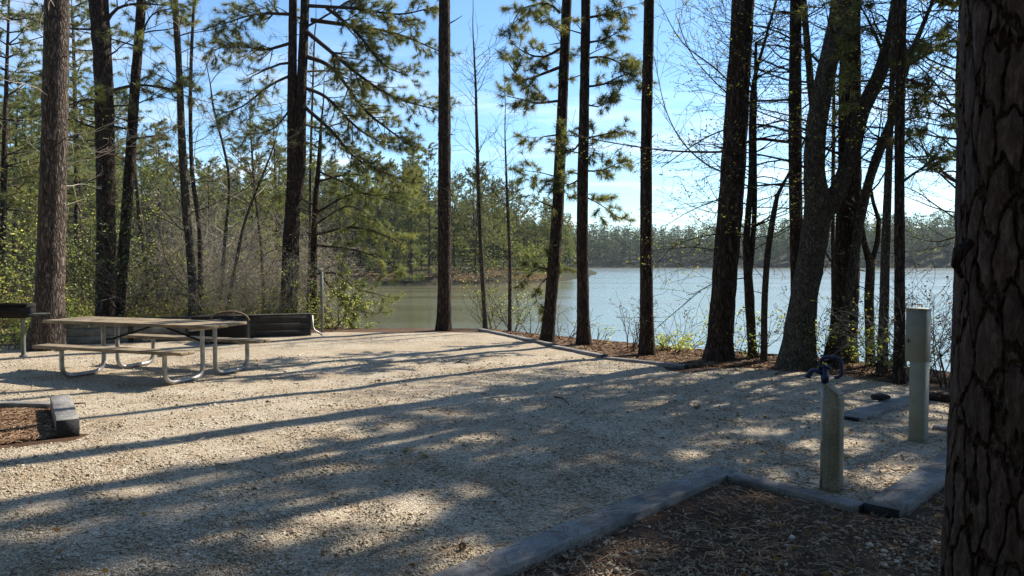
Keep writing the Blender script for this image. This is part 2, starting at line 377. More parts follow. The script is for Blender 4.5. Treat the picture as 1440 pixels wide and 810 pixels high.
# ------------------------------------------------------------------ gravel pad
C1 = Vector((1.50, 5.62, 0)); C2 = Vector((2.29, 4.77, 0))
U = Vector((.70, .714, 0)).normalized(); V2 = (C2 - C1).normalized()
PAD = [(-3.6, .42), (1.50, 5.62), (2.29, 4.77), (5.3, 7.85), (5.6, 9.2), (5.1, 10.6), (4.2, 11.2), (3.5, 11.45), (2.62, 11.22), (1.60, 12.15), (.86, 13.75), (-.74, 17.15),
       (-4.3, 17.2), (-8.7, 15.0), (-13, 13.4), (-13, 8.25), (-5.05, 8.2), (-4.15, 6.85), (-4.7, 6.5), (-6.2, 6.0), (-12, 5.0), (-12, -6), (-3.6, -6)]
TIMB_SEG = [(0, 1), (1, 2), (2, 3), (8, 9), (9, 10), (10, 11), (15, 16), (16, 17)]
import bmesh
bm = bmesh.new(); f = bm.faces.new([bm.verts.new((x, y, 0)) for x, y in PAD])
for k in range(-13, 6):
    for off in (0, .33, .66):
        bmesh.ops.bisect_plane(bm, geom=bm.verts[:] + bm.edges[:] + bm.faces[:], plane_co=(k + off, 0, 0), plane_no=(1, 0, 0))
for k in range(-6, 18):
    for off in (0, .33, .66):
        bmesh.ops.bisect_plane(bm, geom=bm.verts[:] + bm.edges[:] + bm.faces[:], plane_co=(0, k + off, 0), plane_no=(0, 1, 0))
bmesh.ops.triangulate(bm, faces=bm.faces)
def padz(P):
    d = np.full(len(P), 9.0)
    for k in range(len(PAD)):
        e = (k, (k + 1) % len(PAD))
        if e in TIMB_SEG: continue
        d = np.minimum(d, seg_dist(P, np.array(PAD[e[0]], float), np.array(PAD[e[1]], float)))
    s_ = np.clip(d / .45, 0, 1); s_ = s_ * s_ * (3 - 2 * s_)
    return -.085 * (1 - s_) + .014 * vnoise(P[:, 0], P[:, 1], .8, 4) + .01 * vnoise(P[:, 0], P[:, 1], .25, 8)
P = np.array([v.co[:2] for v in bm.verts]); zz_ = padz(P)
for v, z in zip(bm.verts, zz_): v.co.z = z
me = bpy.data.meshes.new('gravel_pad'); bm.to_mesh(me); bm.free(); me.materials.append(M['gravel'])
me.polygons.foreach_set('use_smooth', np.ones(len(me.polygons), bool))
o = bpy.data.objects.new('gravel_pad', me); col.objects.link(o); o['kind'] = 'structure'

# loose stones
def stones(P, size, flat=.6):
    n = len(P)
    base = np.array([(1, 0, 0), (-1, 0, 0), (0, 1, 0), (0, -1, 0), (0, 0, 1), (0, 0, -1)], float)
    T = np.array([(0, 2, 4), (2, 1, 4), (1, 3, 4), (3, 0, 4), (2, 0, 5), (1, 2, 5), (3, 1, 5), (0, 3, 5)])
    V = base[None] * rng.uniform(.6, 1.3, (n, 6, 1)) + rng.normal(0, .14, (n, 6, 3))
    th = rng.uniform(0, 6.283, n); c, s_ = np.cos(th), np.sin(th); tl = rng.normal(0, .35, n); ct, st = np.cos(tl), np.sin(tl)
    V[..., 2] *= flat
    x, y, z = V[..., 0], V[..., 1], V[..., 2]
    y, z = y * ct[:, None] - z * st[:, None], y * st[:, None] + z * ct[:, None]
    x, y = x * c[:, None] - y * s_[:, None], x * s_[:, None] + y * c[:, None]
    V = np.stack([x, y, z], -1) * size[:, None, None] + P[:, None, :]
    TT = (T[None] + (np.arange(n) * 6)[:, None, None]).reshape(-1, 3)
    return V.reshape(-1, 3), TT
def view_pts(n, d0, d1, pw=1.0, x_lo=-.73, x_hi=.73):
    u = rng.uniform(0, 1, n); D = 1 / (1 / d0 + u * (1 / d1 - 1 / d0)) if pw == 1 else d0 + u * (d1 - d0)
    X_ = rng.uniform(x_lo, x_hi, n) * D; return np.stack([X_, D], 1)
P = view_pts(230000, 3.0, 12.5); P = P[inside(P, PAD)]; P = P[rng.uniform(0, 1, len(P)) < np.clip(.72 + .45 * vnoise(P[:, 0], P[:, 1], .45, 12) + .3 * vnoise(P[:, 0], P[:, 1], .13, 13), .12, 1)]
sz = np.clip(rng.lognormal(-5.3, .48, len(P)), .0022, .022) * (.75 + P[:, 1] / 14)
V, T = stones(np.column_stack([P, padz(P) + sz * .12]), sz)
b_ = MB(); b_.add(V, None, T); o = b_.build('loose_gravel', M['pebble']); o['kind'] = 'stuff'
# stones strewn over the brown bed in front
bedpoly = [(-3.6, .3), (1.5, 5.5), (2.29, 4.65), (6.0, 8.5), (7, 6), (5, 1)]
P = view_pts(60000, 2.6, 8); P = P[inside(P, bedpoly)]; kp = rng.uniform(0, 1, len(P)) < .25 + .55 * (vnoise(P[:, 0], P[:, 1], .35, 3) > .1); P = P[kp]
sz = np.clip(rng.lognormal(-5.0, .5, len(P)), .003, .028)
V, T = stones(np.column_stack([P, hf(P[:, 0], P[:, 1]) + sz * .3]), sz)
b_ = MB(); b_.add(V, None, T); o = b_.build('bed_stones', M['pebble']); o['kind'] = 'stuff'

# pine straw and dead leaves
def straw(P, z, L=.13, w=.0022):
    n = len(P); th = rng.uniform(0, 6.283, n); l = rng.uniform(.5, 1, n) * L / 2; k = 3
    bend = rng.normal(0, .018, n); lift = rng.uniform(0, .02, n)
    dx, dy = np.cos(th), np.sin(th); V = []
    for q, s_ in enumerate((-1, 0, 1)):
        cx = P[:, 0] + dx * l * s_ - dy * bend * (1 - s_ * s_); cy = P[:, 1] + dy * l * s_ + dx * bend * (1 - s_ * s_)
        cz = z + .004 + lift * (1 - .6 * s_ * s_) + rng.uniform(0, .012, n)
        V.append(np.stack([cx - dy * w, cy + dx * w, cz + w], -1)); V.append(np.stack([cx + dy * w, cy - dx * w, cz], -1))
    V = np.stack(V, 1); b0 = (np.arange(n) * 6)[:, None]
    Qs = np.concatenate([b0 + np.array([[0, 1, 3, 2]]), b0 + np.array([[2, 3, 5, 4]])]); return V.reshape(-1, 3), Qs
b_ = MB()
P = view_pts(40000, 2.6, 8); P = P[inside(P, bedpoly)]
kp = rng.uniform(0, 1, len(P)) < np.clip(.45 + .5 * vnoise(P[:, 0], P[:, 1], .3, 9), .05, 1); P = P[kp]
V, Qs = straw(P, hf(P[:, 0], P[:, 1])); b_.add(V, Qs)
leftbed = [(-5.12, 8.1), (-4.25, 6.85), (-4.75, 6.4), (-6.2, 5.9), (-9, 5.0), (-9, 8.1)]
P = rng.uniform([-8, 5.6], [-4.2, 8.1], (62000, 2)); P = P[inside(P, leftbed)]
V, Qs = straw(P, hf(P[:, 0], P[:, 1]), .16, .003); b_.add(V, Qs)
P = view_pts(26000, 2.8, 14); P = P[inside(P, PAD)]; P = P[rng.uniform(0, 1, len(P)) < np.clip(.12 + .5 * (P[:, 0] > .3) * (vnoise(P[:, 0], P[:, 1], .4, 31) + .3) , .05, 1)]
V, Qs = straw(P, padz(P) + .008); b_.add(V, Qs)
def on_timber(a, b, hw, n, z):
    a = np.array(a[:2]); b = np.array(b[:2]); d = b - a; L = np.linalg.norm(d); nrm = np.array([-d[1], d[0]]) / L
    P = a + rng.uniform(0, 1, (n, 1)) * d + rng.uniform(-hw, hw, (n, 1)) * nrm; return P, np.full(n, z)
C1_, C2_ = np.array([1.50, 5.62]), np.array([2.29, 4.77]); U_ = np.array([.70, .714]); O_ = (C2_ - C1_) / np.linalg.norm(C2_ - C1_)
for a_, b2_, hw, n, z in ((C1_ - U_ * 4 + O_ * .1, C1_ + O_ * .1, .09, 150, .026), (C1_, C2_, .06, 40, .022), (C2_ + O_ * .1, C2_ + O_ * .1 + U_ * 2.6, .1, 110, .044)):
    P, zt = on_timber(a_, b2_, hw, n, z); V, Qs = straw(P, zt, .11, .0018); b_.add(V, Qs)
strip = [(-.7, 17.3), (.9, 13.9), (1.7, 12.3), (2.7, 11.35), (3.5, 11.5), (4.3, 11.1), (5.2, 10.6), (6.3, 9.2), (7.2, 9), (5.8, 12.2), (4, 13.4), (2, 15.2), (-.2, 18)]
P = rng.uniform([-1, 9], [7.2, 18], (120000, 2)); P = P[inside(P, strip)]
V, Qs = straw(P, hf(P[:, 0], P[:, 1]), .2, .0045); b_.add(V, Qs)
o = b_.build('pine_straw', M['straw']); o['kind'] = 'stuff'
def leaf_quads(P, size, nrm_z=.0):
    """curled leaf: two quads folded on the midrib"""
    n = len(P); d = rng.normal(0, 1, (n, 3)); d[:, 2] *= .5; d /= np.linalg.norm(d, axis=1)[:, None]
    r_ = rng.normal(0, 1, (n, 3)); r_[:, 2] *= 1 - nrm_z; s_ = np.cross(d, r_); s_ /= np.linalg.norm(s_, axis=1)[:, None] + 1e-9
    nn = np.cross(d, s_); a = size[:, None]
    v0 = P - d * a * .5; v1 = P + d * a * .5; m1 = P + s_ * a * .28 + nn * a * .1; m2 = P - s_ * a * .28 + nn * a * .1
    V = np.stack([v0, m1, v1, m2], 1).reshape(-1, 3); k = (np.arange(n) * 4)[:, None]
    T = np.concatenate([k + np.array([[0, 1, 2]]), k + np.array([[0, 2, 3]])]); return V, T
b_ = MB(); P = view_pts(2600, 2.6, 17); P = P[(P[:, 0] > 1.2 + .0 * P[:, 1]) | (rng.uniform(0, 1, len(P)) < .07)]
P = P[P[:, 1] < 13.5]
Zg = np.where(inside(P, PAD), padz(P), hf(P[:, 0], P[:, 1]))
V, T = leaf_quads(np.column_stack([P, Zg + .012]), rng.uniform(.025, .06, len(P)), .75); b_.add(V, None, T)
o = b_.build('fallen_leaves', M['leaf_dry']); o['kind'] = 'stuff'

# ------------------------------------------------------------------ timbers
def timber(a, b, w, top, h, label, name='landscape_timber', mats=None, group=None, sag=0, endcap=False):
    a = Vector(a); b = Vector(b); d = b - a; L = d.length; rz = math.atan2(d.y, d.x); c = (a + b) / 2; c.z = top - h / 2
    n = 14; mb = MB(); bv = .005
    prof = [(-w/2, -h/2), (w/2, -h/2), (w/2, h/2 - bv), (w/2 - bv, h/2), (-w/2 + bv, h/2), (-w/2, h/2 - bv)]
    V = []
    for q in range(n + 1):
        x = (q / n - .5) * L; dy = .003 * math.sin(q * 1.7 + L * 9); dz = .002 * math.sin(q * 2.3 + L)
        for (py_, pz_) in prof: V.append((x, py_ + dy + random.uniform(-.001, .001), pz_ + dz + random.uniform(-.001, .001)))
    Qs = [(q * 6 + k, q * 6 + (k + 1) % 6, (q + 1) * 6 + (k + 1) % 6, (q + 1) * 6 + k) for q in range(n) for k in range(6)]
    mb.add(V, Qs, None, 0)
    for base, sgn in ((0, -1), (n * 6, 1)):
        q = [base + k for k in range(6)]
        mb.q.append(np.array([[q[0], q[1], q[2], q[5]], [q[5], q[2], q[3], q[4]]])); mb.qm.append(np.full(2, 1))
    o = mb.build(name, mats or [M['timber'], M['timber_end']], fixn=True)
    o.location = c; o.rotation_euler.z = rz
    tag(o, label, 'timber', group); return o
G = 'landscape timbers edging the gravel'
off = Vector((V2.x, V2.y, 0)) * .10
timber(C1 - U * 5.2 + off, C1 - U * 0.0 + off + U * .1, .21, .022, .20, 'long grey landscape timber running in from the bottom of the photo to the bed corner', group=G)
timber(C1 + off * 2.05 - U * 0.0, C2 + V2 * .0 - U * .0, .15, .018, .18, 'short narrow landscape timber crossing in front of the blue spigot post', group=G)
timber(C2 + V2 * .12 - U * .02, C2 + V2 * .12 + U * 3.0, .22, .04, .2, 'wide landscape timber with a dark sawn end beside the big foreground pine', group=G)
timber((3.36, 7.38, 0), (4.85, 8.75, 0), .25, .045, .15, 'pale sunlit timber lying flush in the gravel behind the tall utility pedestal', group=G)
timber((4.05, 7.05, 0), (4.9, 6.4, 0), .16, .03, .15, 'grey timber half buried in litter between the utility pedestal and the big pine', group=G)
timber(g(676, 465) + Vector((0, .0, 0)), g(782, 488), .13, .05, .15, 'weathered edging timber farthest away, running from the far gravel corner to the leaning lakeside pine', group=G)
timber(g(780, 489), g(850, 503), .13, .045, .15, 'middle timber of the lakeside gravel edging, below the pine straw strip', group=G)
timber(g(850, 504), g(965, 516), .13, .03, .15, 'nearest timber of the lakeside gravel edging, crossed by a trunk shadow', group=G)
timber((-4.14, 6.85, 0), (-4.98, 8.10, 0), .185, .125, .21, 'thick short timber with a dark blocky cut end beside the left straw bed', group=G)
timber((-5.1, 8.2, 0), (-8.2, 8.35, 0), .14, .03, .15, 'low timber edging the left straw bed in front of the picnic table', group=G)

# ------------------------------------------------------------------ picnic table
tb = empty('picnic_table', (-5.03, 10.48, 0), R(-19.4), label='long weathered wooden picnic table with two benches on bent galvanised pipe legs', cat='picnic table')
def planks(x0, x1, ys, w, z, th, nm):
    mb = MB()
    for k, y in enumerate(ys): mb.box(((x0 + x1) / 2 + random.uniform(-.012, .012), y, z - th / 2 + random.uniform(-.002, .002)), (x1 - x0, w - .006, th), 0, 0, .006)
    return mb.build(nm, M['table_wood'], tb, fixn=True)
planks(-1.77, 1.24, [-.285, -.095, .095, .285], .19, .755, .042, 'tabletop')
for s_ in (-1, 1): planks(-1.33, 1.23, [s_ * .75 - .068, s_ * .75 + .068], .136, .455, .042, 'bench_seat')
def arc_path(pts, r=.14, n=6):
    pts = [Vector(p) for p in pts]; out_ = [pts[0]]
    for k in range(1, len(pts) - 1):
        a = (pts[k - 1] - pts[k]).normalized(); c = (pts[k + 1] - pts[k]).normalized(); p0 = pts[k] + a * r; p1 = pts[k] + c * r
        for q in range(n + 1):
            t_ = q / n; out_.append((1 - t_) ** 2 * p0 + 2 * t_ * (1 - t_) * pts[k] + t_ ** 2 * p1)
    return out_ + [pts[-1]]
for x in (-.89, .89):
    for s_ in (-1, 1):
        mb = MB(); mb.tube(arc_path([(x, s_ * .79, .41), (x, s_ * .79, .03), (x, s_ * .12, .03), (x, s_ * .12, .71)], .17, 8), .03, 12)
        mb.build('leg', M['pipe'], tb, smooth=True)
    mb = MB(); mb.box((x, 0, .69), (.05, .70, .045)); mb.build('top_bearer', M['pipe'], tb)
    for s_ in (-1, 1):
        mb = MB(); mb.box((x, s_ * .75, .40), (.05, .27, .025)); mb.build('seat_bearer', M['pipe'], tb)
    mb = MB(); sg = 1 if x > 0 else -1
    mb.tube([(sg * .04, 0, .70), (sg * .87, 0, .47)], .014, 8); mb.tube([(x, -.12, .47), (x, .12, .47)], .014, 8); mb.build('brace', M['steel'], tb)

# ------------------------------------------------------------------ timber retaining wall
wa = g(93, 485); wb = g(438, 472); wd = (wb - wa); wl = wd.length; wrz = math.atan2(wd.y, wd.x)
wl_root = empty('retaining_wall', wa, wrz, label='low retaining wall of stacked timbers behind the picnic table', cat='wall')
split = wl * .46
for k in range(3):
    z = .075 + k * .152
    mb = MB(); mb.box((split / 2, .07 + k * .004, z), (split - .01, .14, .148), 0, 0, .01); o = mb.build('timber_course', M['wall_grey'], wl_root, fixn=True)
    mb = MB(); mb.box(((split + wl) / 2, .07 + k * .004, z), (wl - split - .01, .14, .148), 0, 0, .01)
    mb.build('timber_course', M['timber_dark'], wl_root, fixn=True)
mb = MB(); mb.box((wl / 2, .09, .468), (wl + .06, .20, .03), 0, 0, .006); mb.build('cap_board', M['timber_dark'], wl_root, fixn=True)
mb = MB(); mb.tube([(wl + .02, .02, .44), (wl + .03, .0, .2), (wl + .06, -.04, .12), (wl + .22, -.12, .02)], .022, 8, cap=True); mb.build('end_bracket', M['pipe'], wl_root, smooth=True)
for q in range(3):
    mb = MB(); mb.box((split + (-1.0, .05, .9)[q], -.025, .23), (.09, .05, .46), 0, 0, .006); mb.build('stake', M['timber_dark'], wl_root, fixn=True)
# soil behind wall is ground; fire ring
fr = empty('fire_ring', at(326, 470, 14.9) * Vector((1, 1, 0)).length * 0 + Vector((-5.64, 14.75, 0)), .3, label='dark steel campfire ring with a curved rusty hoop, behind the picnic table', cat='fire ring')
mb = MB(); k = 28
for r_, z0, z1 in ((.37, 0, .44), (.355, .44, .02)):
    pass
th = np.linspace(0, 2 * np.pi, k, endpoint=False); rings = [(.37, -.02), (.37, .40), (.385, .41), (.385, .44), (.35, .44), (.35, -.02)]
V = [(r_ * math.cos(a), r_ * math.sin(a), z) for r_, z in rings for a in th]
Qs = [(q * k + j_, (q * k + (j_ + 1) % k), (q + 1) * k + (j_ + 1) % k, (q + 1) * k + j_) for q in range(len(rings) - 1) for j_ in range(k)]
mb.add(V, Qs); mb.build('ring_wall', M['steel'], fr, smooth=False)
mb = MB(); mb.tube([(-.36 * math.cos(a) , -.1, .42 + .19 * math.sin(a)) for a in np.linspace(0, math.pi, 15)], .02, 8, cap=True); mb.build('grate_hoop', M['rust'], fr, smooth=True)
mb = MB()
for x in np.linspace(-.3, .3, 13): mb.tube([(x, -.33 * math.sqrt(max(.05, 1 - (x / .34) ** 2)), .425), (x, .33 * math.sqrt(max(.05, 1 - (x / .34) ** 2)), .425)], .006, 5)
mb.build('cooking_grate', M['steel'], fr)

# ------------------------------------------------------------------ pedestal grill
gp = g(33, 502); gr = empty('pedestal_grill', (gp.x, gp.y, 0), R(14), label='black steel charcoal grill on a single grey post at the left edge', cat='grill')
mb = MB(); mb.tube([(0, 0, -.1), (0, 0, .66)], .035, 14); mb.tube([(0, 0, 0), (0, 0, .03)], .06, 14, cap=True); mb.build('post', M['post_grey'], gr, smooth=False)
mb = MB()
W, Dp, H = .62, .42, .23; cx = -.18
mb.box((cx, 0, .675), (W, Dp, .012)); mb.box((cx, -Dp/2, .67 + H/2), (W, .01, H)); mb.box((cx, Dp/2, .67 + H/2), (W, .01, H)); mb.box((cx - W/2, 0, .67 + H/2), (.01, Dp - .012, H)); mb.box((cx + W/2, 0, .67 + H/2 - .04), (.01, Dp - .012, H - .08))
mb.box((cx, -Dp/2 - .012, .67 + H - .012), (W + .03, .02, .025)); mb.build('firebox', M['steel'], gr)
mb = MB()
for q in range(17): mb.tube([(cx - W/2 + .03 + q * .035, -Dp/2 + .01, .85), (cx - W/2 + .03 + q * .035, Dp/2 - .01, .85)], .005, 5)
mb.tube([(cx - W/2, -Dp/2 - .02, .85), (cx + W/2, -Dp/2 - .02, .85)], .007, 5); mb.build('cooking_grate', M['steel'], gr)
mb = MB(); mb.box((cx + W/2 + .12, 0, .72), (.24, .30, .014), 0, 0, .004); mb.build('side_shelf', M['post_grey'], gr, fixn=True)
for s_ in (-1, 1):
    mb = MB(); mb.tube(arc_path([(cx + s_ * .12, -Dp/2 - .02, .845), (cx + s_ * .12, -Dp/2 - .12, .845), (cx + s_ * .2, -Dp/2 - .12, .845)], .02, 3), .008, 6); mb.build('handle', M['steel'], gr)

# ------------------------------------------------------------------ lantern post
lp = g(453, 468); lr = empty('lantern_post', (lp.x, lp.y, 0), 0, label='thin grey lantern pole with a small hook, at the end of the timber wall', cat='post')
mb = MB(); mb.tube([(0, 0, -.2), (0, 0, .8), (0.005, 0, 1.38)], .034, 12, cap=True); mb.build('pole', M['post_grey'], lr, smooth=False)
mb = MB(); mb.tube(arc_path([(0, 0, 1.36), (0, 0, 1.44), (-.09, 0, 1.44), (-.09, 0, 1.40)], .03, 4), .012, 8, cap=True); mb.build('hook', M['pipe'], lr, smooth=True)

# ------------------------------------------------------------------ water spigot post
hp = g(1171, 688); hr = empty('water_spigot_post', (hp.x, hp.y, 0), R(-40), label='short tan square wooden post carrying a blue water spigot', cat='water post')
mb = MB(); w = .054
V = [(-w, -w, -.15), (w, -w, -.15), (w, w, -.15), (-w, w, -.15), (-w, -w, .745), (w, -w, .655), (w, w, .655), (-w, w, .745)]
mb.add(V, [(0, 3, 2, 1), (0, 1, 5, 4), (1, 2, 6, 5), (2, 3, 7, 6), (3, 0, 4, 7)], None, 0)
o = mb.build('post', M['post_wood'], hr); 
bmm = bmesh.new(); bmm.from_mesh(o.data); top = bmm.faces.new([bmm.verts[4 + k] if hasattr(bmm.verts, 'ensure_lookup_table') and not bmm.verts.ensure_lookup_table() else None for k in range(4)])
bmesh.ops.bevel(bmm, geom=bmm.edges[:], offset=.003, segments=1, affect='EDGES'); bmesh.ops.recalc_face_normals(bmm, faces=bmm.faces); bmm.to_mesh(o.data); bmm.free()
mb = MB(); mb.box((0, 0, 0), (.118, .112, .012), 0, 0, .003, Matrix.Translation((0, 0, .707)) @ Matrix.Rotation(math.atan2(.09, .10), 4, 'Y')); mb.build('cap', M['post_wood'], hr, fixn=True)
mb = MB(); mb.tube([(-w - .018, 0, -.1), (-w - .018, 0, .775)], .017, 12, cap=True); mb.build('pipe', M['pipe'], hr, smooth=False)
mb = MB(); hx = -w - .010
mb.tube([(hx, 0, .745), (hx, 0, .765), (hx, 0, .767), (hx, 0, .80), (hx, 0, .802), (hx, 0, .85), (hx, 0, .87)], [.024, .024, .029, .029, .020, .019, .013], 12, cap=True)
mb.tube(arc_path([(hx, 0, .82), (hx - .09, 0, .83), (hx - .115, 0, .78)], .025, 5), [.017] * 3 + [.016] * 3 + [.019] * 2, 12, cap=True)
mb.tube([(hx - .112, 0, .795), (hx - .118, 0, .772)], .021, 12, cap=True); mb.build('spout_head', M['blue'], hr, smooth=True)
mb = MB(); 
pts = arc_path([(hx - .03, 0, .80), (hx - .035, 0, .925), (hx + .105, 0, .935), (hx + .115, 0, .795), (hx + .07, 0, .79)], .05, 6)
mb.tube(pts, .0125, 10, cap=True); mb.tube([(hx, -.03, .865), (hx, .03, .865)], .012, 8, cap=True); mb.tube([(hx - .033, 0, .865), (hx + .04, 0, .85)], .013, 8, cap=True)
mb.build('handle', M['blue'], hr, smooth=True)

# ------------------------------------------------------------------ utility pedestal
pp = g(1289, 620); pr = empty('utility_pedestal', (pp.x, pp.y, 0), R(-43), label='tall khaki metal utility pedestal with a boxed head, beside the big pine', cat='utility pedestal')
mb = MB(); mb.box((0.012, 0, .3), (.125, .15, .85), 0, 0, .004); mb.build('column', M['pedestal'], pr, fixn=True)
mb = MB(); mb.box((-.004, 0.0, .945), (.165, .16, .46), 0, 0, .005); mb.build('outlet_box', M['pedestal'], pr, fixn=True)
mb = MB(); mb.box((-.004, -.002, 1.182), (.175, .172, .014), 0, 0, .003); mb.build('lid', M['pedestal'], pr, fixn=True)
mb = MB(); mb.box((-.004, -.083, .94), (.145, .006, .40), 0, 0, .002); mb.build('door', M['pedestal'], pr, fixn=True)
mb = MB(); mb.box((-.06, -.089, .90), (.010, .010, .03), 0, 0, .002); mb.build('latch', M['steel'], pr, fixn=True)
for zc in (.06, .62):
    for xc in (-.038, .062):
        mb = MB(); mb.tube([(xc, -.074, zc), (xc, -.079, zc)], .005, 8, cap=True); mb.build('screw', M['pipe'], pr)

# ------------------------------------------------------------------ trees
def rv(s=1.0): return Vector((random.gauss(0, s), random.gauss(0, s), random.gauss(0, s)))
def needles(mb, tips, n=30, L=.16, w=.0055, m=0, spread=.75):
    if not tips: return
    tips = [q for q in tips if random.random() < .86]
    P = np.array([tuple(a) for a, _ in tips]); Dr = np.array([tuple(d) for _, d in tips]); Dr /= np.linalg.norm(Dr, axis=1)[:, None] + 1e-9
    P = np.repeat(P, n, 0); Dr = np.repeat(Dr, n, 0); k = len(P)
    P = P - Dr * rng.uniform(0, .10, (k, 1)) * (L / .16)
    r_ = rng.normal(0, 1, (k, 3)); r_ /= np.linalg.norm(r_, axis=1)[:, None]
    d = Dr * (1.05 - spread * .5) + r_ * spread; d /= np.linalg.norm(d, axis=1)[:, None]
    d[:, 2] -= .12
    l = rng.uniform(.65, 1.1, (k, 1)) * L
    s_ = np.cross(d, rng.normal(0, 1, (k, 3))); s_ /= np.linalg.norm(s_, axis=1)[:, None] + 1e-9
    V = np.stack([P + s_ * w, P - s_ * w, P + d * l + s_ * w * .3], 1).reshape(-1, 3)
    mb.add(V, None, np.arange(k * 3).reshape(-1, 3), m)
def leaves(mb, P, size, m=0):
    if not len(P): return
    P = np.array([tuple(p) for p in P]); V, T = leaf_quads(P, rng.uniform(.6, 1.2, len(P)) * size); mb.add(V, None, T, m)

def smooth_path(pts, step=.25):
    """Catmull-Rom through (Vector, radius) pairs"""
    P = [p for p, _ in pts]; Rr = [r_ for _, r_ in pts]
    P = [P[0] * 2 - P[1]] + P + [P[-1] * 2 - P[-2]]; Rr = [Rr[0]] + Rr + [Rr[-1]]
    op, orr = [], []
    for k in range(1, len(P) - 2):
        n = max(1, int((P[k + 1] - P[k]).length / step))
        for q in range(n):
            t_ = q / n; t2 = t_ * t_; t3 = t2 * t_
            op.append(.5 * ((2 * P[k]) + (P[k + 1] - P[k - 1]) * t_ + (2 * P[k - 1] - 5 * P[k] + 4 * P[k + 1] - P[k + 2]) * t2 + (-P[k - 1] + 3 * P[k] - 3 * P[k + 1] + P[k + 2]) * t3))
            orr.append(Rr[k] * (1 - t_) + Rr[k + 1] * t_)
    op.append(P[-2]); orr.append(Rr[-2]); return op, orr

def grow(wood, p, d, L, r_, lvl, tips, st):
    """one branch with its side branches; st = style"""
    n = max(3, int(L / st['seg'])); P = [p.copy()]; Rr = [r_]; d = d.normalized(); seg = L / n
    bend = rv(st['wander'] * .6)
    for q in range(n):
        d = (d + rv(st['wander']) + bend * .25 + Vector((0, 0, st['up'] * (1 if q > n * .3 else .3)))).normalized()
        p = p + d * seg; P.append(p.copy()); Rr.append(max(st['rmin'], r_ * (1 - .8 * (q + 1) / n)))
        f = (q + 1) / n
        if lvl > 0 and f > st['bare']:
            for _ in range(st['kids'] if random.random() < st.get('pk', 1) else 0):
                a = rv(1); a = (a - d * a.dot(d)); a.z *= st['flat']
                if a.length < 1e-3: continue
                a.normalize(); cd = (d * st['fwd'] + a).normalized()
                cl = L * st['ratio'] * random.uniform(.6, 1.15) * (1.15 - .6 * f)
                if cl > st['minl']: grow(wood, p, cd, cl, max(st['rmin'], Rr[-1] * .6), lvl - 1, tips, st)
                else: tips.append((p + cd * cl * .5, cd))
        if lvl == 0 and f > .3: tips.append((p.copy(), d.copy()))
    tips.append((p.copy(), d.copy()))
    wood.tube(P, Rr, 5 if r_ > .012 else 3, 0)

PINE = dict(seg=.22, wander=.10, up=.035, rmin=.0045, kids=1, bare=.25, flat=.5, fwd=.9, ratio=.42, minl=.12, pk=.95)
BARE = dict(seg=.22, wander=.13, up=.03, rmin=.003, kids=1, bare=.2, flat=.8, fwd=1.0, ratio=.55, minl=.1, pk=.8)
TWIG = dict(seg=.16, wander=.12, up=.04, rmin=.003, kids=1, bare=.15, flat=.9, fwd=1.1, ratio=.5, minl=.08, pk=.85)

def trunk_path(pts, D, top_h=None, dd=0.0, flare=1.35):
    """pts: (px, py, width_px) from base to top; world path in the plane y≈D"""
    out_ = []
    for k, (x, y, w_) in enumerate(pts):
        q = at(x, y, D + dd * k); out_.append((q, w_ / 2 * D / F))
    base = out_[0][0]; gz = hz_(base.x, base.y)
    d = (out_[1][0] - base).normalized()
    if base.z > gz: nb = base - d * ((base.z - gz + .12) / max(d.z, .3))
    else: nb = Vector((base.x, base.y, gz - .12))
    r0 = out_[0][1]
    if (nb - base).length > .5: out_.insert(0, (nb, r0 * flare)); out_.insert(1, (nb + (out_[1][0] - nb).normalized() * .35, r0 * 1.08))
    else: out_[0] = (nb, r0 * flare); out_.insert(1, (nb + (out_[1][0] - nb).normalized() * .4, r0 * 1.04))
    if top_h:
        p, r_ = out_[-1]; d = (p - out_[-2][0]).normalized(); d = (d + Vector((0, 0, .6))).normalized()
        rem = top_h - p.z; n = 4
        for k in range(1, n + 1): out_.append((p + d * rem * k / n, r_ * (1 - .72 * k / n)))
    else:
        p, r_ = out_[-1]; d = (p - out_[-2][0]).normalized(); out_.append((p + d * .5 + Vector((.03, 0, .1)), r_ * .6)); out_.append((p + d * 1.3 + Vector((.0, 0, .3)), .003))
    return out_
GP = 'pines standing between the gravel and the lake'
GB = 'bare leafless hardwoods on the lake bank'
trunks = {}
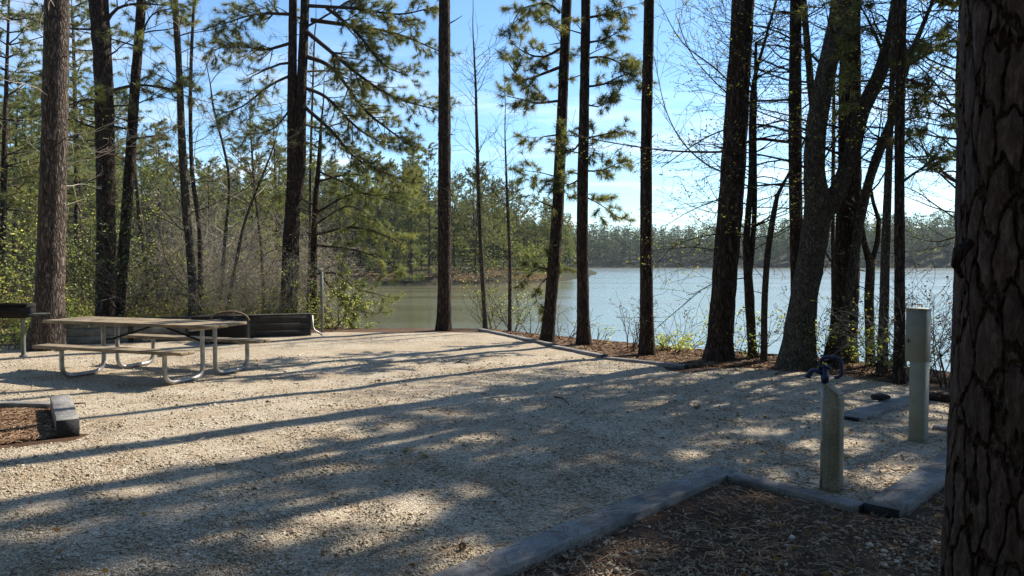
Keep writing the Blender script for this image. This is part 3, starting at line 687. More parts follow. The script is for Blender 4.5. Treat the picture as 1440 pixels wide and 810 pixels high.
def tree(name, label, cat, pts, D, top_h=None, bark_='pine_bark', group=None, limbs=(), nrand=None, foliage='needle', style=None, sides=14,
         crown_h=None, ncrown=0, crown_len=2.6, tuft=(26, .16, .0055), bud=0.0, budsize=.02, dd=0.0, lvl=2, extra=(), jit=.05, randside=None, seedn=None, clen=1.2, twig='twig', dens=1):
    if seedn is not None: random.seed(seedn)
    tp = trunk_path(pts, D, top_h, dd); base = tp[0][0].copy(); base.z = hz_(base.x, base.y)
    root = empty(name, base, 0, label=label, cat=cat, group=group)
    P, Rr = smooth_path(tp, .18)
    tw = MB(); tw.tube(P, Rr, sides, 0, jit)
    for ex in extra:                      # further stems (px polyline)
        ep = [(at(x, y, D), w_ / 2 * D / F) for x, y, w_ in ex]
        if top_h:
            p, r_ = ep[-1]; d = ((p - ep[-2][0]).normalized() + Vector((0, 0, .5))).normalized(); rem = max(1, top_h - 2 - p.z)
            for k in range(1, 4): ep.append((p + d * rem * k / 3, r_ * (1 - .75 * k / 3)))
        a, b2_ = smooth_path(ep, .18); tw.tube(a, b2_, sides, 0, jit)
        P = P + a; Rr = Rr + b2_
    if name == 'pine_tree':
        for _ in range(random.randint(4, 8)):
            k_ = random.randrange(int(len(P) * .12), max(int(len(P) * .12) + 2, int(len(P) * .5))); a_ = random.uniform(0, 6.283); dv_ = Vector((math.cos(a_), math.sin(a_), random.uniform(-.1, .4)))
            L_ = random.uniform(.05, .28); tw.tube([P[k_] + dv_ * Rr[k_] * .7, P[k_] + dv_ * (Rr[k_] + L_ * .5), P[k_] + dv_ * (Rr[k_] + L_) + rv(.015)], [.014, .010, .004], 6)
    tw.build('trunk', M[bark_], root, smooth=True, loc=base)
    wood = MB(); tips = []; st = style or (PINE if foliage.startswith('needle') else BARE)
    for lb in limbs:                      # (pixel polyline, radius m, depth drift)
        pl, r_, dz = lb; n = len(pl)
        w = [(at(x, y, D + dz * k), max(.006, r_ * (1 - .75 * k / (n - 1)))) for k, (x, y) in enumerate(pl)]
        a, b2_ = smooth_path(w, .14); wood.tube(a, b2_, 6, 0)
        Lt = sum((a[k + 1] - a[k]).length for k in range(len(a) - 1))
        for k in range(int(len(a) * .22), len(a)):
            d = (a[min(k + 1, len(a) - 1)] - a[k - 1]).normalized(); f = k / len(a)
            for _ in range((1 if random.random() < .8 else 2) * dens):
                s_ = rv(1); s_ = s_ - d * s_.dot(d); s_.z *= .6; s_.normalize()
                L_ = random.uniform(.25, .8) * (1.2 - .5 * f) * clen
                grow(wood, a[k], (d * .9 + s_).normalized(), L_, max(st['rmin'], b2_[k] * .45), 1, tips, st)
    if nrand:                             # (count, z0, z1, length, radius, up)
        cnt, z0, z1, LL, r_, up = nrand
        cand = [(p, q) for p, q in zip(P, Rr) if z0 < p.z < z1]
        for _ in range(cnt if cand else 0):
            p, q = random.choice(cand); a = random.uniform(0, 2 * math.pi)
            if randside is not None: a = randside + random.uniform(-1.1, 1.1)
            d = Vector((math.cos(a), math.sin(a), up + random.uniform(-.2, .3))).normalized()
            grow(wood, p + d * q * .8, d, LL * random.uniform(.5, 1.2), r_ * random.uniform(.6, 1.1), lvl, tips, st)
    big = []
    if ncrown:                            # upper crown, above the frame
        cand = [(p, q) for p, q in zip(P, Rr) if p.z > crown_h]
        for _ in range(ncrown if cand else 0):
            p, q = random.choice(cand); a = random.uniform(0, 2 * math.pi); d = Vector((math.cos(a), math.sin(a), random.uniform(.05, .6))).normalized()
            grow(wood, p, d, crown_len * random.uniform(.5, 1.1), .035, 1, big, dict(st, seg=.4, rmin=.01, minl=.3))
    cr_ = MB()
    # wood of the crown plus its foliage are one crown mesh with two materials
    cr_.v, cr_.q, cr_.t, cr_.qm, cr_.tm, cr_.n = wood.v, wood.q, wood.t, wood.qm, wood.tm, wood.n
    if foliage.startswith('needle'):
        needles(cr_, tips, tuft[0], tuft[1], tuft[2], 1)
        needles(cr_, big, 16, .30, .02, 1, 1.0)
    else:
        Pb = [p + rv(.02) for p, _ in tips if random.random() < bud] + [p + rv(.05) for p, _ in big for _k in range(2) if random.random() < bud]
        leaves(cr_, Pb, budsize, 1)
    if cr_.n: cr_.build('crown', [M[twig], M[foliage]], root, loc=base)
    return root

# --- pines along the lakeside, left to right
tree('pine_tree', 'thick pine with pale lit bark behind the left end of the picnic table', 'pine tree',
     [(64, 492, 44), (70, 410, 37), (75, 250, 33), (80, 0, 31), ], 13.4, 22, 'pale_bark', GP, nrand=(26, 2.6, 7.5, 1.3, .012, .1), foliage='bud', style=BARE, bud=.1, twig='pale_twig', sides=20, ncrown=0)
tree('pine_tree', 'straight dark pine standing just behind the grey part of the timber wall', 'pine tree',
     [(148, 452, 25), (149, 300, 24), (146, 120, 24), (139, 0, 25)], 17.5, 22, 'pine_bark', GP,
     limbs=[([(150, 30), (165, 12), (195, 5), (235, 8)], .05, 0), ([(155, 128), (190, 120), (225, 122), (262, 130)], .045, .2), ([(148, 142), (120, 140), (90, 150), (60, 152)], .03, .1)],
     nrand=(10, 3.5, 9, 2.0, .03, .15), ncrown=18, crown_h=13)
tree('pine_tree', 'slim dark pine leaning right beside the straight pine behind the wall', 'pine tree',
     [(166, 450, 15), (170, 400, 15), (180, 270, 14), (190, 120, 13), (199, 0, 12)], 18, 20, 'pine_bark', GP,
     limbs=[([(196, 60), (215, 20), (260, 10)], .03, .1)], nrand=(8, 4, 9, 1.8, .025, .2), ncrown=12, crown_h=13)
tree('pine_tree', 'twin stemmed pine whose long boughs sweep to the right over the cove', 'pine tree',
     [(406, 450, 24), (409, 350, 23), (413, 250, 19), (411, 120, 13), (412, 0, 11)], 19, 22, 'pine_bark', GP,
     extra=[[(414, 300, 14), (422, 240, 15), (424, 130, 14), (429, 0, 12)]],
     limbs=[([(437, 28), (500, 37), (559, 48), (618, 72)], .06, .1), ([(432, 8), (500, 12), (560, 20), (610, 10)], .05, -.1), ([(459, 11), (500, 44), (537, 89), (574, 107)], .045, -.2),
            ([(427, 41), (467, 74), (507, 107), (555, 137), (617, 155)], .06, -.1), ([(427, 78), (467, 96), (511, 152), (541, 178), (580, 207)], .06, .1),
            ([(425, 122), (459, 137), (496, 174), (522, 193), (560, 211)], .05, .15), ([(428, 150), (467, 185), (500, 222), (537, 241), (576, 256)], .05, 0),
            ([(411, 60), (370, 70), (330, 62), (290, 75)], .045, .2), ([(411, 105), (380, 120), (340, 150), (310, 160)], .04, -.1), ([(410, 20), (360, 20), (310, 35)], .045, 0), ([(411, 150), (385, 180), (350, 190)], .03, .2)],
     nrand=(8, 5, 9, 2.4, .035, .1), ncrown=26, crown_h=12, crown_len=3.5, clen=1.05, dens=2, tuft=(24, .17, .0048))
tree('pine_tree', 'small bright green pine with drooping boughs in front of the cove', 'pine tree',
     [(441, 456, 11), (441, 380, 10), (443, 300, 8), (449, 220, 6), (452, 170, 3)], 19.5, None, 'pine_bark', GP, foliage='needle_bright',
     limbs=[([(443, 300), (500, 272), (560, 285), (600, 300)], .035, .15), ([(443, 330), (500, 320), (560, 340), (592, 372)], .035, .1), ([(445, 385), (475, 385), (500, 405), (548, 418)], .03, 0),
            ([(445, 375), (465, 405), (490, 432), (528, 442)], .03, -.2), ([(447, 255), (500, 245), (560, 262), (590, 250)], .03, .2), ([(444, 345), (490, 350), (530, 362), (575, 388)], .03, -.1), ([(445, 290), (410, 275), (380, 280)], .025, 0),
            ([(444, 315), (490, 290), (530, 310), (570, 330)], .03, .3), ([(446, 240), (480, 255), (520, 275), (560, 270)], .03, -.2)],
     nrand=(8, 2.6, 5, 1.2, .02, .1), clen=.9, dens=1, tuft=(24, .17, .0048))
tree('pine_tree', 'lone straight dark pine at the far edge of the gravel, with a short snag', 'pine tree',
     [(624, 463, 20), (625, 380, 19), (625, 200, 17.5), (625, 0, 16)], 17.5, 21, 'pine_bark', GP, limbs=[([(632, 33), (641, 28), (650, 22)], .018, 0)], style=dict(BARE, minl=9), foliage='bud', nrand=(3, 4, 8, .35, .012, .2), lvl=0, clen=.01)
pine_pair = [([(787, 18), (770, 5), (735, 12), (722, 30)], .03, .1), ([(788, 68), (765, 80), (740, 75), (722, 62)], .03, .1), ([(786, 95), (760, 105), (735, 112), (716, 90)], .035, -.1), ([(784, 142), (755, 145), (735, 140), (712, 135)], .028, .1),
             ([(782, 190), (765, 192), (750, 200)], .02, .1), ([(780, 248), (762, 243), (740, 240)], .014, 0), ([(776, 290), (762, 285), (748, 275)], .018, .1), ([(776, 380), (760, 376), (748, 382), (742, 388)], .022, 0), ([(772, 388), (760, 400), (752, 415)], .014, 0)]
tree('pine_tree', 'right leaning dark pine, left of the close pair beside the water', 'pine tree',
     [(769, 480, 19), (774, 430, 18), (784, 300, 17), (792, 120, 14), (797, 0, 13.5)], 14.9, 21, 'pine_bark', GP, limbs=pine_pair, ncrown=14, crown_h=13, clen=.72, dens=2, tuft=(30, .17, .0048), nrand=(6, 5.2, 7.5, .9, .015, .3))
tree('pine_tree', 'upright dark pine, right of the close pair beside the water', 'pine tree',
     [(821, 485, 19), (820, 430, 17.5), (819, 300, 16), (822, 120, 13.5), (824, 0, 13)], 14.4, 21, 'pine_bark', GP,
     limbs=[([(826, 25), (850, 20), (880, 10)], .03, .1), ([(826, 60), (850, 55), (875, 42)], .025, -.1), ([(826, 82), (850, 80), (880, 92), (900, 95)], .025, .1), ([(824, 122), (850, 118), (880, 105), (895, 118)], .025, 0),
            ([(822, 145), (840, 150), (865, 140)], .02, .2), ([(820, 195), (845, 190), (875, 182)], .022, .1), ([(820, 240), (845, 240), (868, 230)], .02, -.1), ([(818, 275), (840, 285), (868, 305)], .018, 0), ([(816, 200), (802, 215), (790, 205)], .02, .1),
            ([(817, 250), (800, 260), (785, 250)], .02, .2)], ncrown=14, crown_h=13, clen=.62, dens=2, tuft=(30, .17, .0048), nrand=(7, 4.2, 7.5, .8, .014, .3))
tree('pine_tree', 'dark pine between the close pair and the thick pine, ringed by brush', 'pine tree',
     [(910, 497, 21), (909, 400, 18), (909, 200, 16), (913, 0, 14)], 12.9, 21, 'pine_bark', GP, foliage='bud', style=dict(BARE, minl=9), nrand=(4, 3, 6, .3, .01, .2), lvl=0, ncrown=0)
tree('pine_tree', 'thick dark pine on the bank at the end of the edging timbers', 'pine tree',
     [(1011, 505, 37), (1016, 430, 34), (1030, 250, 34), (1038, 120, 31), (1045, 0, 30)], 12.15, 22, 'pine_bark', GP, foliage='bud', style=TWIG, nrand=(8, 3, 6, .8, .012, .2), bud=.15, sides=20, ncrown=8, crown_h=14)
tree('pine_tree', 'dark straight pine seen just left of the forked pale tree', 'pine tree',
     [(1121, 480, 15), (1120, 350, 18), (1118, 200, 18), (1119, 0, 15)], 13.2, 20, 'pine_bark', GP, foliage='bud', style=BARE, nrand=(24, 2.5, 6.5, 1.6, .018, .2), bud=.75, budsize=.042,
     limbs=[([(1112, 200), (1060, 196), (1030, 212), (960, 213), (900, 207), (800, 190)], .03, -.12), ([(1112, 140), (1060, 142), (1030, 137), (975, 80), (950, 20)], .022, .1)], clen=1.1)
tree('pine_tree', 'very thick dark pine on the bank right of the forked pale tree', 'pine tree',
     [(1181, 520, 40), (1188, 440, 35), (1194, 280, 32), (1195, 120, 28), (1196, 0, 27)], 11.9, 22, 'pine_bark', GP, foliage='bud', style=TWIG, nrand=(8, 2, 6, .9, .012, .2), bud=.2, sides=18, ncrown=12, crown_h=13)
tree('hardwood_tree', 'pale mossy hardwood forking low into two big limbs on the bank', 'hardwood tree',
     [(1120, 515, 46), (1127, 440, 37), (1141, 361, 36), (1150, 300, 38), (1145, 240, 28), (1147, 190, 28), (1158, 120, 27), (1173, 50, 25), (1182, 0, 24)], 11.3, 17, 'decid_bark', GB, foliage='bud', style=BARE, sides=18,
     extra=[[(1150, 310, 32), (1170, 284, 24), (1196, 222, 21), (1213, 155, 20), (1234, 112, 19), (1249, 63, 18), (1263, 0, 18)]], nrand=(34, 2.6, 6.5, 2.0, .022, .25), bud=.75, budsize=.042,
     ncrown=10, crown_h=10, crown_len=2.4,
     limbs=[([(1140, 200), (1110, 185), (1060, 175), (1000, 190), (930, 235)], .022, -.2), ([(1150, 340), (1190, 395), (1215, 405), (1235, 425)], .014, -.1), ([(1155, 90), (1120, 60), (1080, 40), (1010, 30)], .025, .2), ([(1240, 70), (1222, 30), (1205, 0)], .03, 0)], clen=1.2)
tree('hardwood_tree', 'slender two stemmed hardwood right of the thick bank pine', 'hardwood tree',
     [(1059, 506, 12), (1054, 420, 14), (1050, 340, 10), (1056, 250, 8), (1058, 130, 6), (1075, 60, 4), (1092, 0, 3)], 12.4, None, 'decid_bark', GB, foliage='bud', style=BARE, sides=10, clen=1.3,
     extra=[[(1053, 400, 8), (1061, 300, 7), (1061, 180, 6), (1063, 60, 4)]], nrand=(62, 1.6, 6.5, 1.7, .014, .25), bud=.75, budsize=.042,
     limbs=[([(1050, 250), (1000, 235), (960, 200), (935, 150), (920, 80)], .018, .2), ([(1054, 330), (1000, 330), (950, 345), (925, 370)], .014, .1), ([(1058, 150), (1010, 100), (960, 60), (930, 10)], .018, .1), ([(1052, 390), (1000, 400), (960, 430), (925, 460)], .01, -.2)])
tree('hardwood_tree', 'thin crooked stem bending right at the top, left of the forked pale tree', 'hardwood tree',
     [(1074, 506, 9), (1075, 430, 9), (1079, 360, 9), (1088, 300, 8), (1093, 275, 6), (1105, 252, 4)], 12.0, None, 'decid_bark', GB, foliage='bud', style=BARE, sides=9, nrand=(10, 1.0, 3.5, .9, .01, .3), bud=.5, budsize=.03)
tree('hardwood_tree', 'thin dark stem rising beside the left limb of the forked tree', 'hardwood tree',
     [(1145, 470, 6), (1148, 330, 8), (1146, 200, 9), (1140, 120, 10), (1134, 50, 9), (1130, 0, 8)], 12.8, 14, 'decid_bark', GB, foliage='bud', style=BARE, sides=9, nrand=(28, 3.0, 7, 1.6, .014, .3), bud=.75, budsize=.042)
tree('hardwood_tree', 'long stem leaning right from behind the thick pine to the tall thin pine', 'hardwood tree',
     [(1196, 400, 12), (1212, 296, 13), (1230, 230, 13), (1255, 165, 12), (1276, 90, 9), (1300, 30, 6)], 11.2, None, 'decid_bark', GB, foliage='bud', style=BARE, sides=10, nrand=(34, 2.2, 6, 1.6, .014, .3), bud=.7, budsize=.042)
tree('pine_tree', 'tall thin dark pine left of the utility pedestal', 'pine tree',
     [(1265, 540, 15), (1265, 400, 14), (1265, 250, 13), (1266, 120, 13), (1268, 0, 13)], 9.9, 18, 'pine_bark', GP, foliage='needle', nrand=(10, 3.4, 5.4, 1.2, .014, .2), ncrown=16, crown_h=9,
     limbs=[([(1270, 255), (1300, 235), (1345, 218)], .02, .3), ([(1270, 110), (1300, 118), (1340, 122)], .02, .4), ([(1262, 90), (1290, 60), (1330, 55)], .02, .5), ([(1270, 170), (1300, 165), (1345, 180)], .015, .5)], clen=.7)
tree('hardwood_tree', 'dark slim stem just left of the tall thin pine near the pedestal', 'hardwood tree',
     [(1240, 530, 14), (1243, 440, 13), (1246, 330, 12), (1251, 200, 9), (1256, 80, 7), (1258, 0, 6)], 10.6, 13, 'decid_bark', GB, foliage='bud', style=BARE, sides=10, nrand=(16, 1.8, 6, 1.3, .013, .3), bud=.7, budsize=.042)
tree('hardwood_tree', 'crooked brown stem between the thick pine and the slim stems', 'hardwood tree',
     [(1224, 505, 12), (1222, 420, 13), (1224, 370, 12), (1216, 345, 8), (1212, 310, 6), (1220, 270, 5)], 11.4, None, 'decid_bark', GB, foliage='bud', style=BARE, sides=10,
     extra=[[(1224, 372, 8), (1234, 340, 7), (1236, 310, 6), (1228, 285, 5), (1222, 250, 4)]], nrand=(10, 1.4, 3.6, .9, .01, .3), bud=.4, budsize=.03)
tree('hardwood_tree', 'hairline dark stem showing between the two limbs of the forked tree', 'hardwood tree',
     [(1172, 480, 5), (1171, 300, 6), (1172, 200, 5), (1173, 60, 4)], 13.4, 10, 'decid_bark', GB, foliage='bud', style=BARE, sides=7, nrand=(10, 3, 6, 1.0, .01, .3), bud=.5, budsize=.03)
for k, (bx, by, D_, lb) in enumerate([(1362, 545, 12.5, 'bare limbed hardwood half hidden behind the big foreground pine')]):
    tree('hardwood_tree', lb, 'hardwood tree', [(bx, by, 14), (bx - 4, 300, 12), (bx - 14, 150, 9), (bx - 10, 0, 6)], D_, 12, 'decid_bark', GB, foliage='bud', style=BARE, sides=10, nrand=(36, 2.2, 7, 2.0, .02, .2), bud=.75, budsize=.042, randside=math.pi,
         limbs=[([(1352, 330), (1320, 340), (1300, 338), (1275, 330)], .016, 0), ([(1350, 270), (1310, 230), (1285, 170), (1275, 120)], .018, 0), ([(1350, 210), (1320, 222), (1290, 240), (1278, 262)], .018, 0)])
# --- saplings against the sky in the middle
tree('sapling', 'bare sapling rising tall in the gap right of the lone pine', 'sapling', [(683, 463, 7), (676, 340, 6), (671, 200, 5), (669, 120, 3.5), (665, 40, 1.5)], 17.3, None, 'decid_bark', 'bare saplings by the far gravel edge', foliage='bud', style=TWIG, sides=7,
     nrand=(44, 2.4, 6.4, 1.1, .009, .75), lvl=2, bud=.08, budsize=.03, limbs=[([(679, 420), (672, 360), (640, 290), (630, 250)], .014, 0)])
tree('sapling', 'shorter thin sapling with green leaves at its foot, left of the leaning pine', 'sapling', [(717, 466, 5.5), (717, 360, 5), (713, 270, 4), (710, 180, 1.5)], 17.0, None, 'decid_bark', 'bare saplings by the far gravel edge', foliage='bud', style=TWIG, sides=7,
     nrand=(30, 1.6, 4.6, .85, .008, .7), lvl=2, bud=.12, budsize=.03)
# --- thin stems left of the twin pine
GS = 'thin bare stems behind the timber wall'
SL = [('curved pale grey hardwood stem behind the middle of the timber wall', [(272, 450, 15), (271, 400, 13), (266, 340, 11), (262, 300, 12), (256, 200, 11), (252, 100, 9), (246, 0, 9)], 18.2, 9, 'decid_bark', 26, 2.2),
      ('thin dark stem leaning right between the two wall pines and the curved stem', [(212, 450, 9), (207, 380, 8), (199, 320, 8), (193, 268, 6), (186, 180, 4)], 21, None, 'decid_bark', 14, 1.4),
      ('slender stem with many twigs right beside the curved pale stem', [(281, 448, 8), (281, 330, 7), (270, 240, 6), (268, 120, 5), (273, 0, 4)], 19, None, 'decid_bark', 30, 1.8),
      ('straight thin stem midway between the curved stem and the twin pine', [(310, 445, 6), (316, 340, 5), (322, 250, 4), (300, 150, 3)], 19.5, None, 'decid_bark', 34, 1.6),
      ('thin stem arching right before the twin stemmed pine', [(318, 446, 6), (330, 380, 5), (345, 310, 4), (372, 240, 3)], 18.6, None, 'decid_bark', 34, 1.5),
      ('spindly stem with reddish dead leaves left of the twin pine', [(372, 448, 5), (368, 360, 4), (360, 280, 3.5), (352, 180, 2)], 20, None, 'decid_bark', 36, 1.5),
      ('thin upright stem close to the right of the twin pine', [(432, 450, 5), (436, 340, 4.5), (437, 220, 4), (442, 60, 2)], 20.5, None, 'decid_bark', 26, 1.3)]
for k, (lb, pts, D_, th_, bk, cnt, LL) in enumerate(SL):
    tree('hardwood_tree', lb, 'hardwood tree', pts, D_, th_, bk, GS, foliage='bud', style=BARE, sides=8, nrand=(int(cnt * 1.15), .6, 7.5, LL, .013, .45), bud=.28, budsize=.045, seedn=100 + k, twig='pale_twig' if k in (3, 4, 2) else 'twig')

# ------------------------------------------------------------------ big foreground pine (real bark relief)
mb = MB(); ns_, nh = 460, 520; hh = np.linspace(-.15, 5.2, nh); th = np.linspace(0, 2 * np.pi, ns_, endpoint=False)
cx0, cy0 = 2.13, 2.98
HH, TH = np.meshgrid(hh, th, indexing='ij'); rad = .315 * (1 + .06 * np.exp(-np.clip(HH, 0, None) * 3.5)) * (1 - .018 * HH)
rad = rad + .008 * np.sin(3 * TH + HH) + .006 * np.sin(5 * TH - HH * 1.4)
X_ = cx0 + .0 * HH + rad * np.cos(TH); Y_ = cy0 + rad * np.sin(TH)
i = np.arange(nh - 1)[:, None] * ns_; j = np.arange(ns_)[None, :]; j2 = (j + 1) % ns_
Q = np.stack([i + j, i + j2, i + ns_ + j2, i + ns_ + j], -1).reshape(-1, 4)
mb.add(np.stack([X_, Y_, HH], -1).reshape(-1, 3), Q)
m, t, b = mat('plated_bark', rough=.9, spec=.18); m.displacement_method = 'BOTH'
v = coords(t, (1, 1, .30))
wn = node(t, 'TexNoise', Scale=7, Detail=4, Roughness=.6); t.links.new(v, wn.inputs['Vector'])
ad = t.nodes.new('ShaderNodeMixRGB'); ad.blend_type = 'ADD'; ad.inputs[0].default_value = .15; t.links.new(v, ad.inputs[1]); t.links.new(wn.outputs['Color'], ad.inputs[2])
vo = node(t, 'TexVoronoi', Scale=12, _feature='DISTANCE_TO_EDGE'); t.links.new(ad.outputs[0], vo.inputs['Vector'])
vc = node(t, 'TexVoronoi', Scale=12); t.links.new(ad.outputs[0], vc.inputs['Vector'])
v3 = node(t, 'TexVoronoi', Scale=30); t.links.new(ad.outputs[0], v3.inputs['Vector'])
n2 = node(t, 'TexNoise', Scale=46, Detail=10, Roughness=.82); t.links.new(v, n2.inputs['Vector'])
edge = ramp(t, vo.outputs[0], [(0, (0, 0, 0)), (.025, (.2, .2, .2)), (.07, (.8, .8, .8)), (.3, (1, 1, 1))])
base_ = ramp(t, n2.outputs[0], [(.32, (.026, .019, .016)), (.5, (.075, .055, .046)), (.66, (.17, .142, .125))])
pl = ramp(t, vc.outputs['Color'], [(.1, (.75, .72, .72)), (.5, (.95, .86, .80)), (.9, (1.15, 1.1, 1.06))])
ec = ramp(t, edge.outputs[0], [(0, (.28, .24, .22)), (.6, (1, 1, 1))])
t.links.new(mul(t, mul(t, base_.outputs[0], pl.outputs[0]), ec.outputs[0]), b.inputs['Base Color'])
h1 = mul(t, edge.outputs[0], v3.outputs['Color'], 'MIX', .10); h2 = mul(t, h1, n2.outputs['Color'], 'MIX', .25)
dn = node(t, 'Displacement', Scale=.034, Midlevel=.8); t.links.new(h2, dn.inputs['Height']); 
t.links.new(dn.outputs[0], [n for n in t.nodes if n.type == 'OUTPUT_MATERIAL'][0].inputs['Displacement'])
bigp = empty('pine_tree', (cx0, cy0, -.06), 0, label='massive foreground pine with deeply plated bark cut off by the right edge', cat='pine tree')
mb.build('trunk', m, bigp, smooth=True, loc=(cx0, cy0, -.06))
mb = MB()
P = [Vector((cx0 + .06, cy0, 5.1)), Vector((cx0 + .15, cy0, 9)), Vector((cx0 + .2, cy0, 14)), Vector((cx0 + .2, cy0, 20))]; mb.tube(P, [.262, .22, .16, .05], 16, 0)
tp_ = []
for _ in range(26):
    a = random.uniform(0, 6.28); zc = random.uniform(12, 20)
    grow(mb, Vector((cx0 + .2, cy0, zc)), Vector((math.cos(a), math.sin(a), .3)), random.uniform(1.5, 3), .04, 1, tp_, dict(PINE, seg=.4, rmin=.01, minl=.3))
needles(mb, tp_, 16, .3, .02, 1, 1.0); mb.build('crown', [M['pine_bark'], M['needle']], bigp, loc=(cx0, cy0, -.06))
# small shelf of bark / burl on its left flank
mb = MB(); bl = at(1343, 358, 2.9)
mb.tube([bl + Vector((.06, 0, .05)), bl + Vector((.012, -.01, .01)), bl + Vector((-.004, -.01, -.04)), bl + Vector((.03, 0, -.09))], [.018, .024, .016, .008], 9, 0, .2, True)
mb.build('burl', M['pine_bark'], bigp, smooth=True, loc=(cx0, cy0, -.06))

# ------------------------------------------------------------------ off-frame trees to the right (they shade the foreground)
GR = 'pines standing outside the photo to the right'
def simple_pine(x, y, h, r_, nb, clen, z0, label, foliage='needle', group=None, name='pine_tree', cat='pine tree', bk='pine_bark', n=16, L=.30, w=.02):
    gz = hz_(x, y); root = empty(name, (x, y, gz), 0, label=label, cat=cat, group=group)
    P = [Vector((x, y, gz - .15)), Vector((x, y, gz + .3)), Vector((x + random.uniform(-.2, .2), y, h * .4)), Vector((x + random.uniform(-.4, .4), y + random.uniform(-.3, .3), h))]
    a, b2_ = smooth_path(list(zip(P, [r_ * 1.3, r_, r_ * .8, r_ * .15])), .4)
    mb = MB(); mb.tube(a, b2_, 12, 0, .04); mb.build('trunk', M[bk], root, smooth=True, loc=(x, y, gz))
    mb = MB(); tips = []; cand = [p for p in a if p.z > z0]
    for _ in range(nb):
        p = random.choice(cand); an = random.uniform(0, 6.283); f = (p.z - z0) / (h - z0 + .01)
        grow(mb, p, Vector((math.cos(an), math.sin(an), .1 + .5 * f)), clen * random.uniform(.5, 1.1) * (1.15 - .6 * f), .035, 1, tips, dict(PINE, seg=.38, rmin=.008, minl=.3))
    needles(mb, tips, n, L, w, 1, 1.0); mb.build('crown', [M['twig'], M[foliage]], root, loc=(x, y, gz)); return root
for k, (x, y, h, z0, nb) in enumerate([(9.3, 12.3, 15, 5, 50), (8.2, 9.4, 13, 6, 30), (7.9, 6.6, 13, 6, 22), (11.5, 15.0, 18, 8, 34), (11.5, 9.5, 17, 7, 34), (7.6, 3.6, 13, 6, 20), (10.4, 14.2, 16, 7, 40), (14.5, 12.5, 20, 10, 18)]):
    simple_pine(x, y, h, .2, nb, 2.9, z0, 'pine standing outside the photo on the right', group=GR, n=16, L=.3, w=.03)
# unseen woods added behind and beside the photographer to block skylight from that half
mb = MB(); lp_ = []
for k in range(70):
    a = R(random.uniform(150, 335)) if k % 5 else R(random.uniform(-55, -5)); d = random.uniform(9, 24); x, y = d * math.cos(a), d * math.sin(a)
    if x > 7 and y > -2: continue
    h = random.uniform(13, 19); mb.tube([(x, y, -.2), (x + .2, y, h * .5), (x, y + .2, h)], [.2, .15, .03], 8, 0)
    n = 900; u = rng.uniform(.1, 1, n); rr = 2.9 * np.sqrt(np.clip(1.05 - u, .05, 1)) * np.sqrt(rng.uniform(0, 1, n)); an = rng.uniform(0, 6.283, n)
    lp_.append(np.stack([x + rr * np.cos(an), y + rr * np.sin(an), u * h], 1))
lp_ = np.vstack(lp_); V, T = leaf_quads(lp_, rng.uniform(.3, .7, len(lp_))); mb.add(V, None, T, 1)
o = mb.build('unseen_woods', [M['pine_bark'], M['far_leaf']]); o['kind'] = 'stuff'

# ------------------------------------------------------------------ mid-distance pines on the left (D 22-60)
random.seed(11)
def proto_pine(h, z0, nb, clen, lean, tn=22, L=.24, w=.012, fol='needle', r_=.13, seg=.3):
    P = [Vector((0, 0, -.4)), Vector((0, 0, .3)), Vector((lean * .4, .1, h * .45)), Vector((lean, 0, h))]
    a, b2_ = smooth_path(list(zip(P, [r_ * 1.3, r_, r_ * .75, r_ * .12])), .4); tm = MB(); tm.tube(a, b2_, 9, 0, .05)
    cm = MB(); tips = []; cand = [p for p in a if p.z > z0]
    for _ in range(nb):
        p = random.choice(cand); an = random.uniform(0, 6.283); f = (p.z - z0) / (h - z0)
        grow(cm, p, Vector((math.cos(an), math.sin(an), -.05 + .6 * f)), clen * random.uniform(.5, 1.15) * (1.2 - .75 * f), .03, 1, tips, dict(PINE, seg=seg, rmin=.008, minl=.25))
    for _ in range(5):
        p = random.choice([q for q in a if 2 < q.z < z0 + 1]); an = random.uniform(0, 6.283); grow(cm, p, Vector((math.cos(an), math.sin(an), .1)), random.uniform(.3, 1.2), .015, 0, [], dict(BARE, seg=.3))
    needles(cm, tips, tn, L, w, 1, .9)
    t_o = tm.build('trunk', M['pine_bark'], None, smooth=True); c_o = cm.build('crown', [M['twig'], M[fol]], None)
    me1, me2 = t_o.data, c_o.data; bpy.data.objects.remove(t_o); bpy.data.objects.remove(c_o); return me1, me2
def place(protos, k, x, y, s, rz, name, label, cat, group):
    z = hz_(x, y); root = empty(name, (x, y, z), rz, label=label, cat=cat, group=group); root.scale = (s, s, s)
    for nm, me_ in zip(('trunk', 'crown'), protos[k]):
        o = bpy.data.objects.new(nm, me_); col.objects.link(o); o.parent = root
    return root
MID = [proto_pine(13, 3.5, 60, 2.4, .5, 24), proto_pine(15, 5.5, 55, 2.4, -.4, 24), proto_pine(11, 2.5, 60, 2.2, .3, 24, fol='needle_bright')]
TALL = [proto_pine(20, 7, 90, 3.2, .6, 14, .36, .04, r_=.17, seg=.45), proto_pine(22, 9, 80, 3.1, -.7, 14, .36, .04, r_=.18, seg=.45), proto_pine(18, 5, 90, 3.2, .3, 14, .36, .04, fol='needle_bright', r_=.15, seg=.45)]
mids = [(2, 24, 0, .95), (-30, 30, 1, 1), (104, 28, 1, .9), (118, 40, 1, 1.1), (300, 26, 2, .62), (345, 31, 0, .75), (20, 48, 0, 1.2), (150, 52, 1, 1.3), (-60, 42, 0, 1.2), (350, 24, 2, .55), (395, 27, 1, .62)]
GM = 'pines in the woods behind the picnic table'
for k, (px, D_, pk, s_) in enumerate(mids):
    q = at(px, 368, D_); place(MID, pk, q.x, q.y, s_, random.uniform(0, 6.28), 'pine_tree', 'slim pine in the woods behind the picnic table, among many like it', 'pine tree', GM)

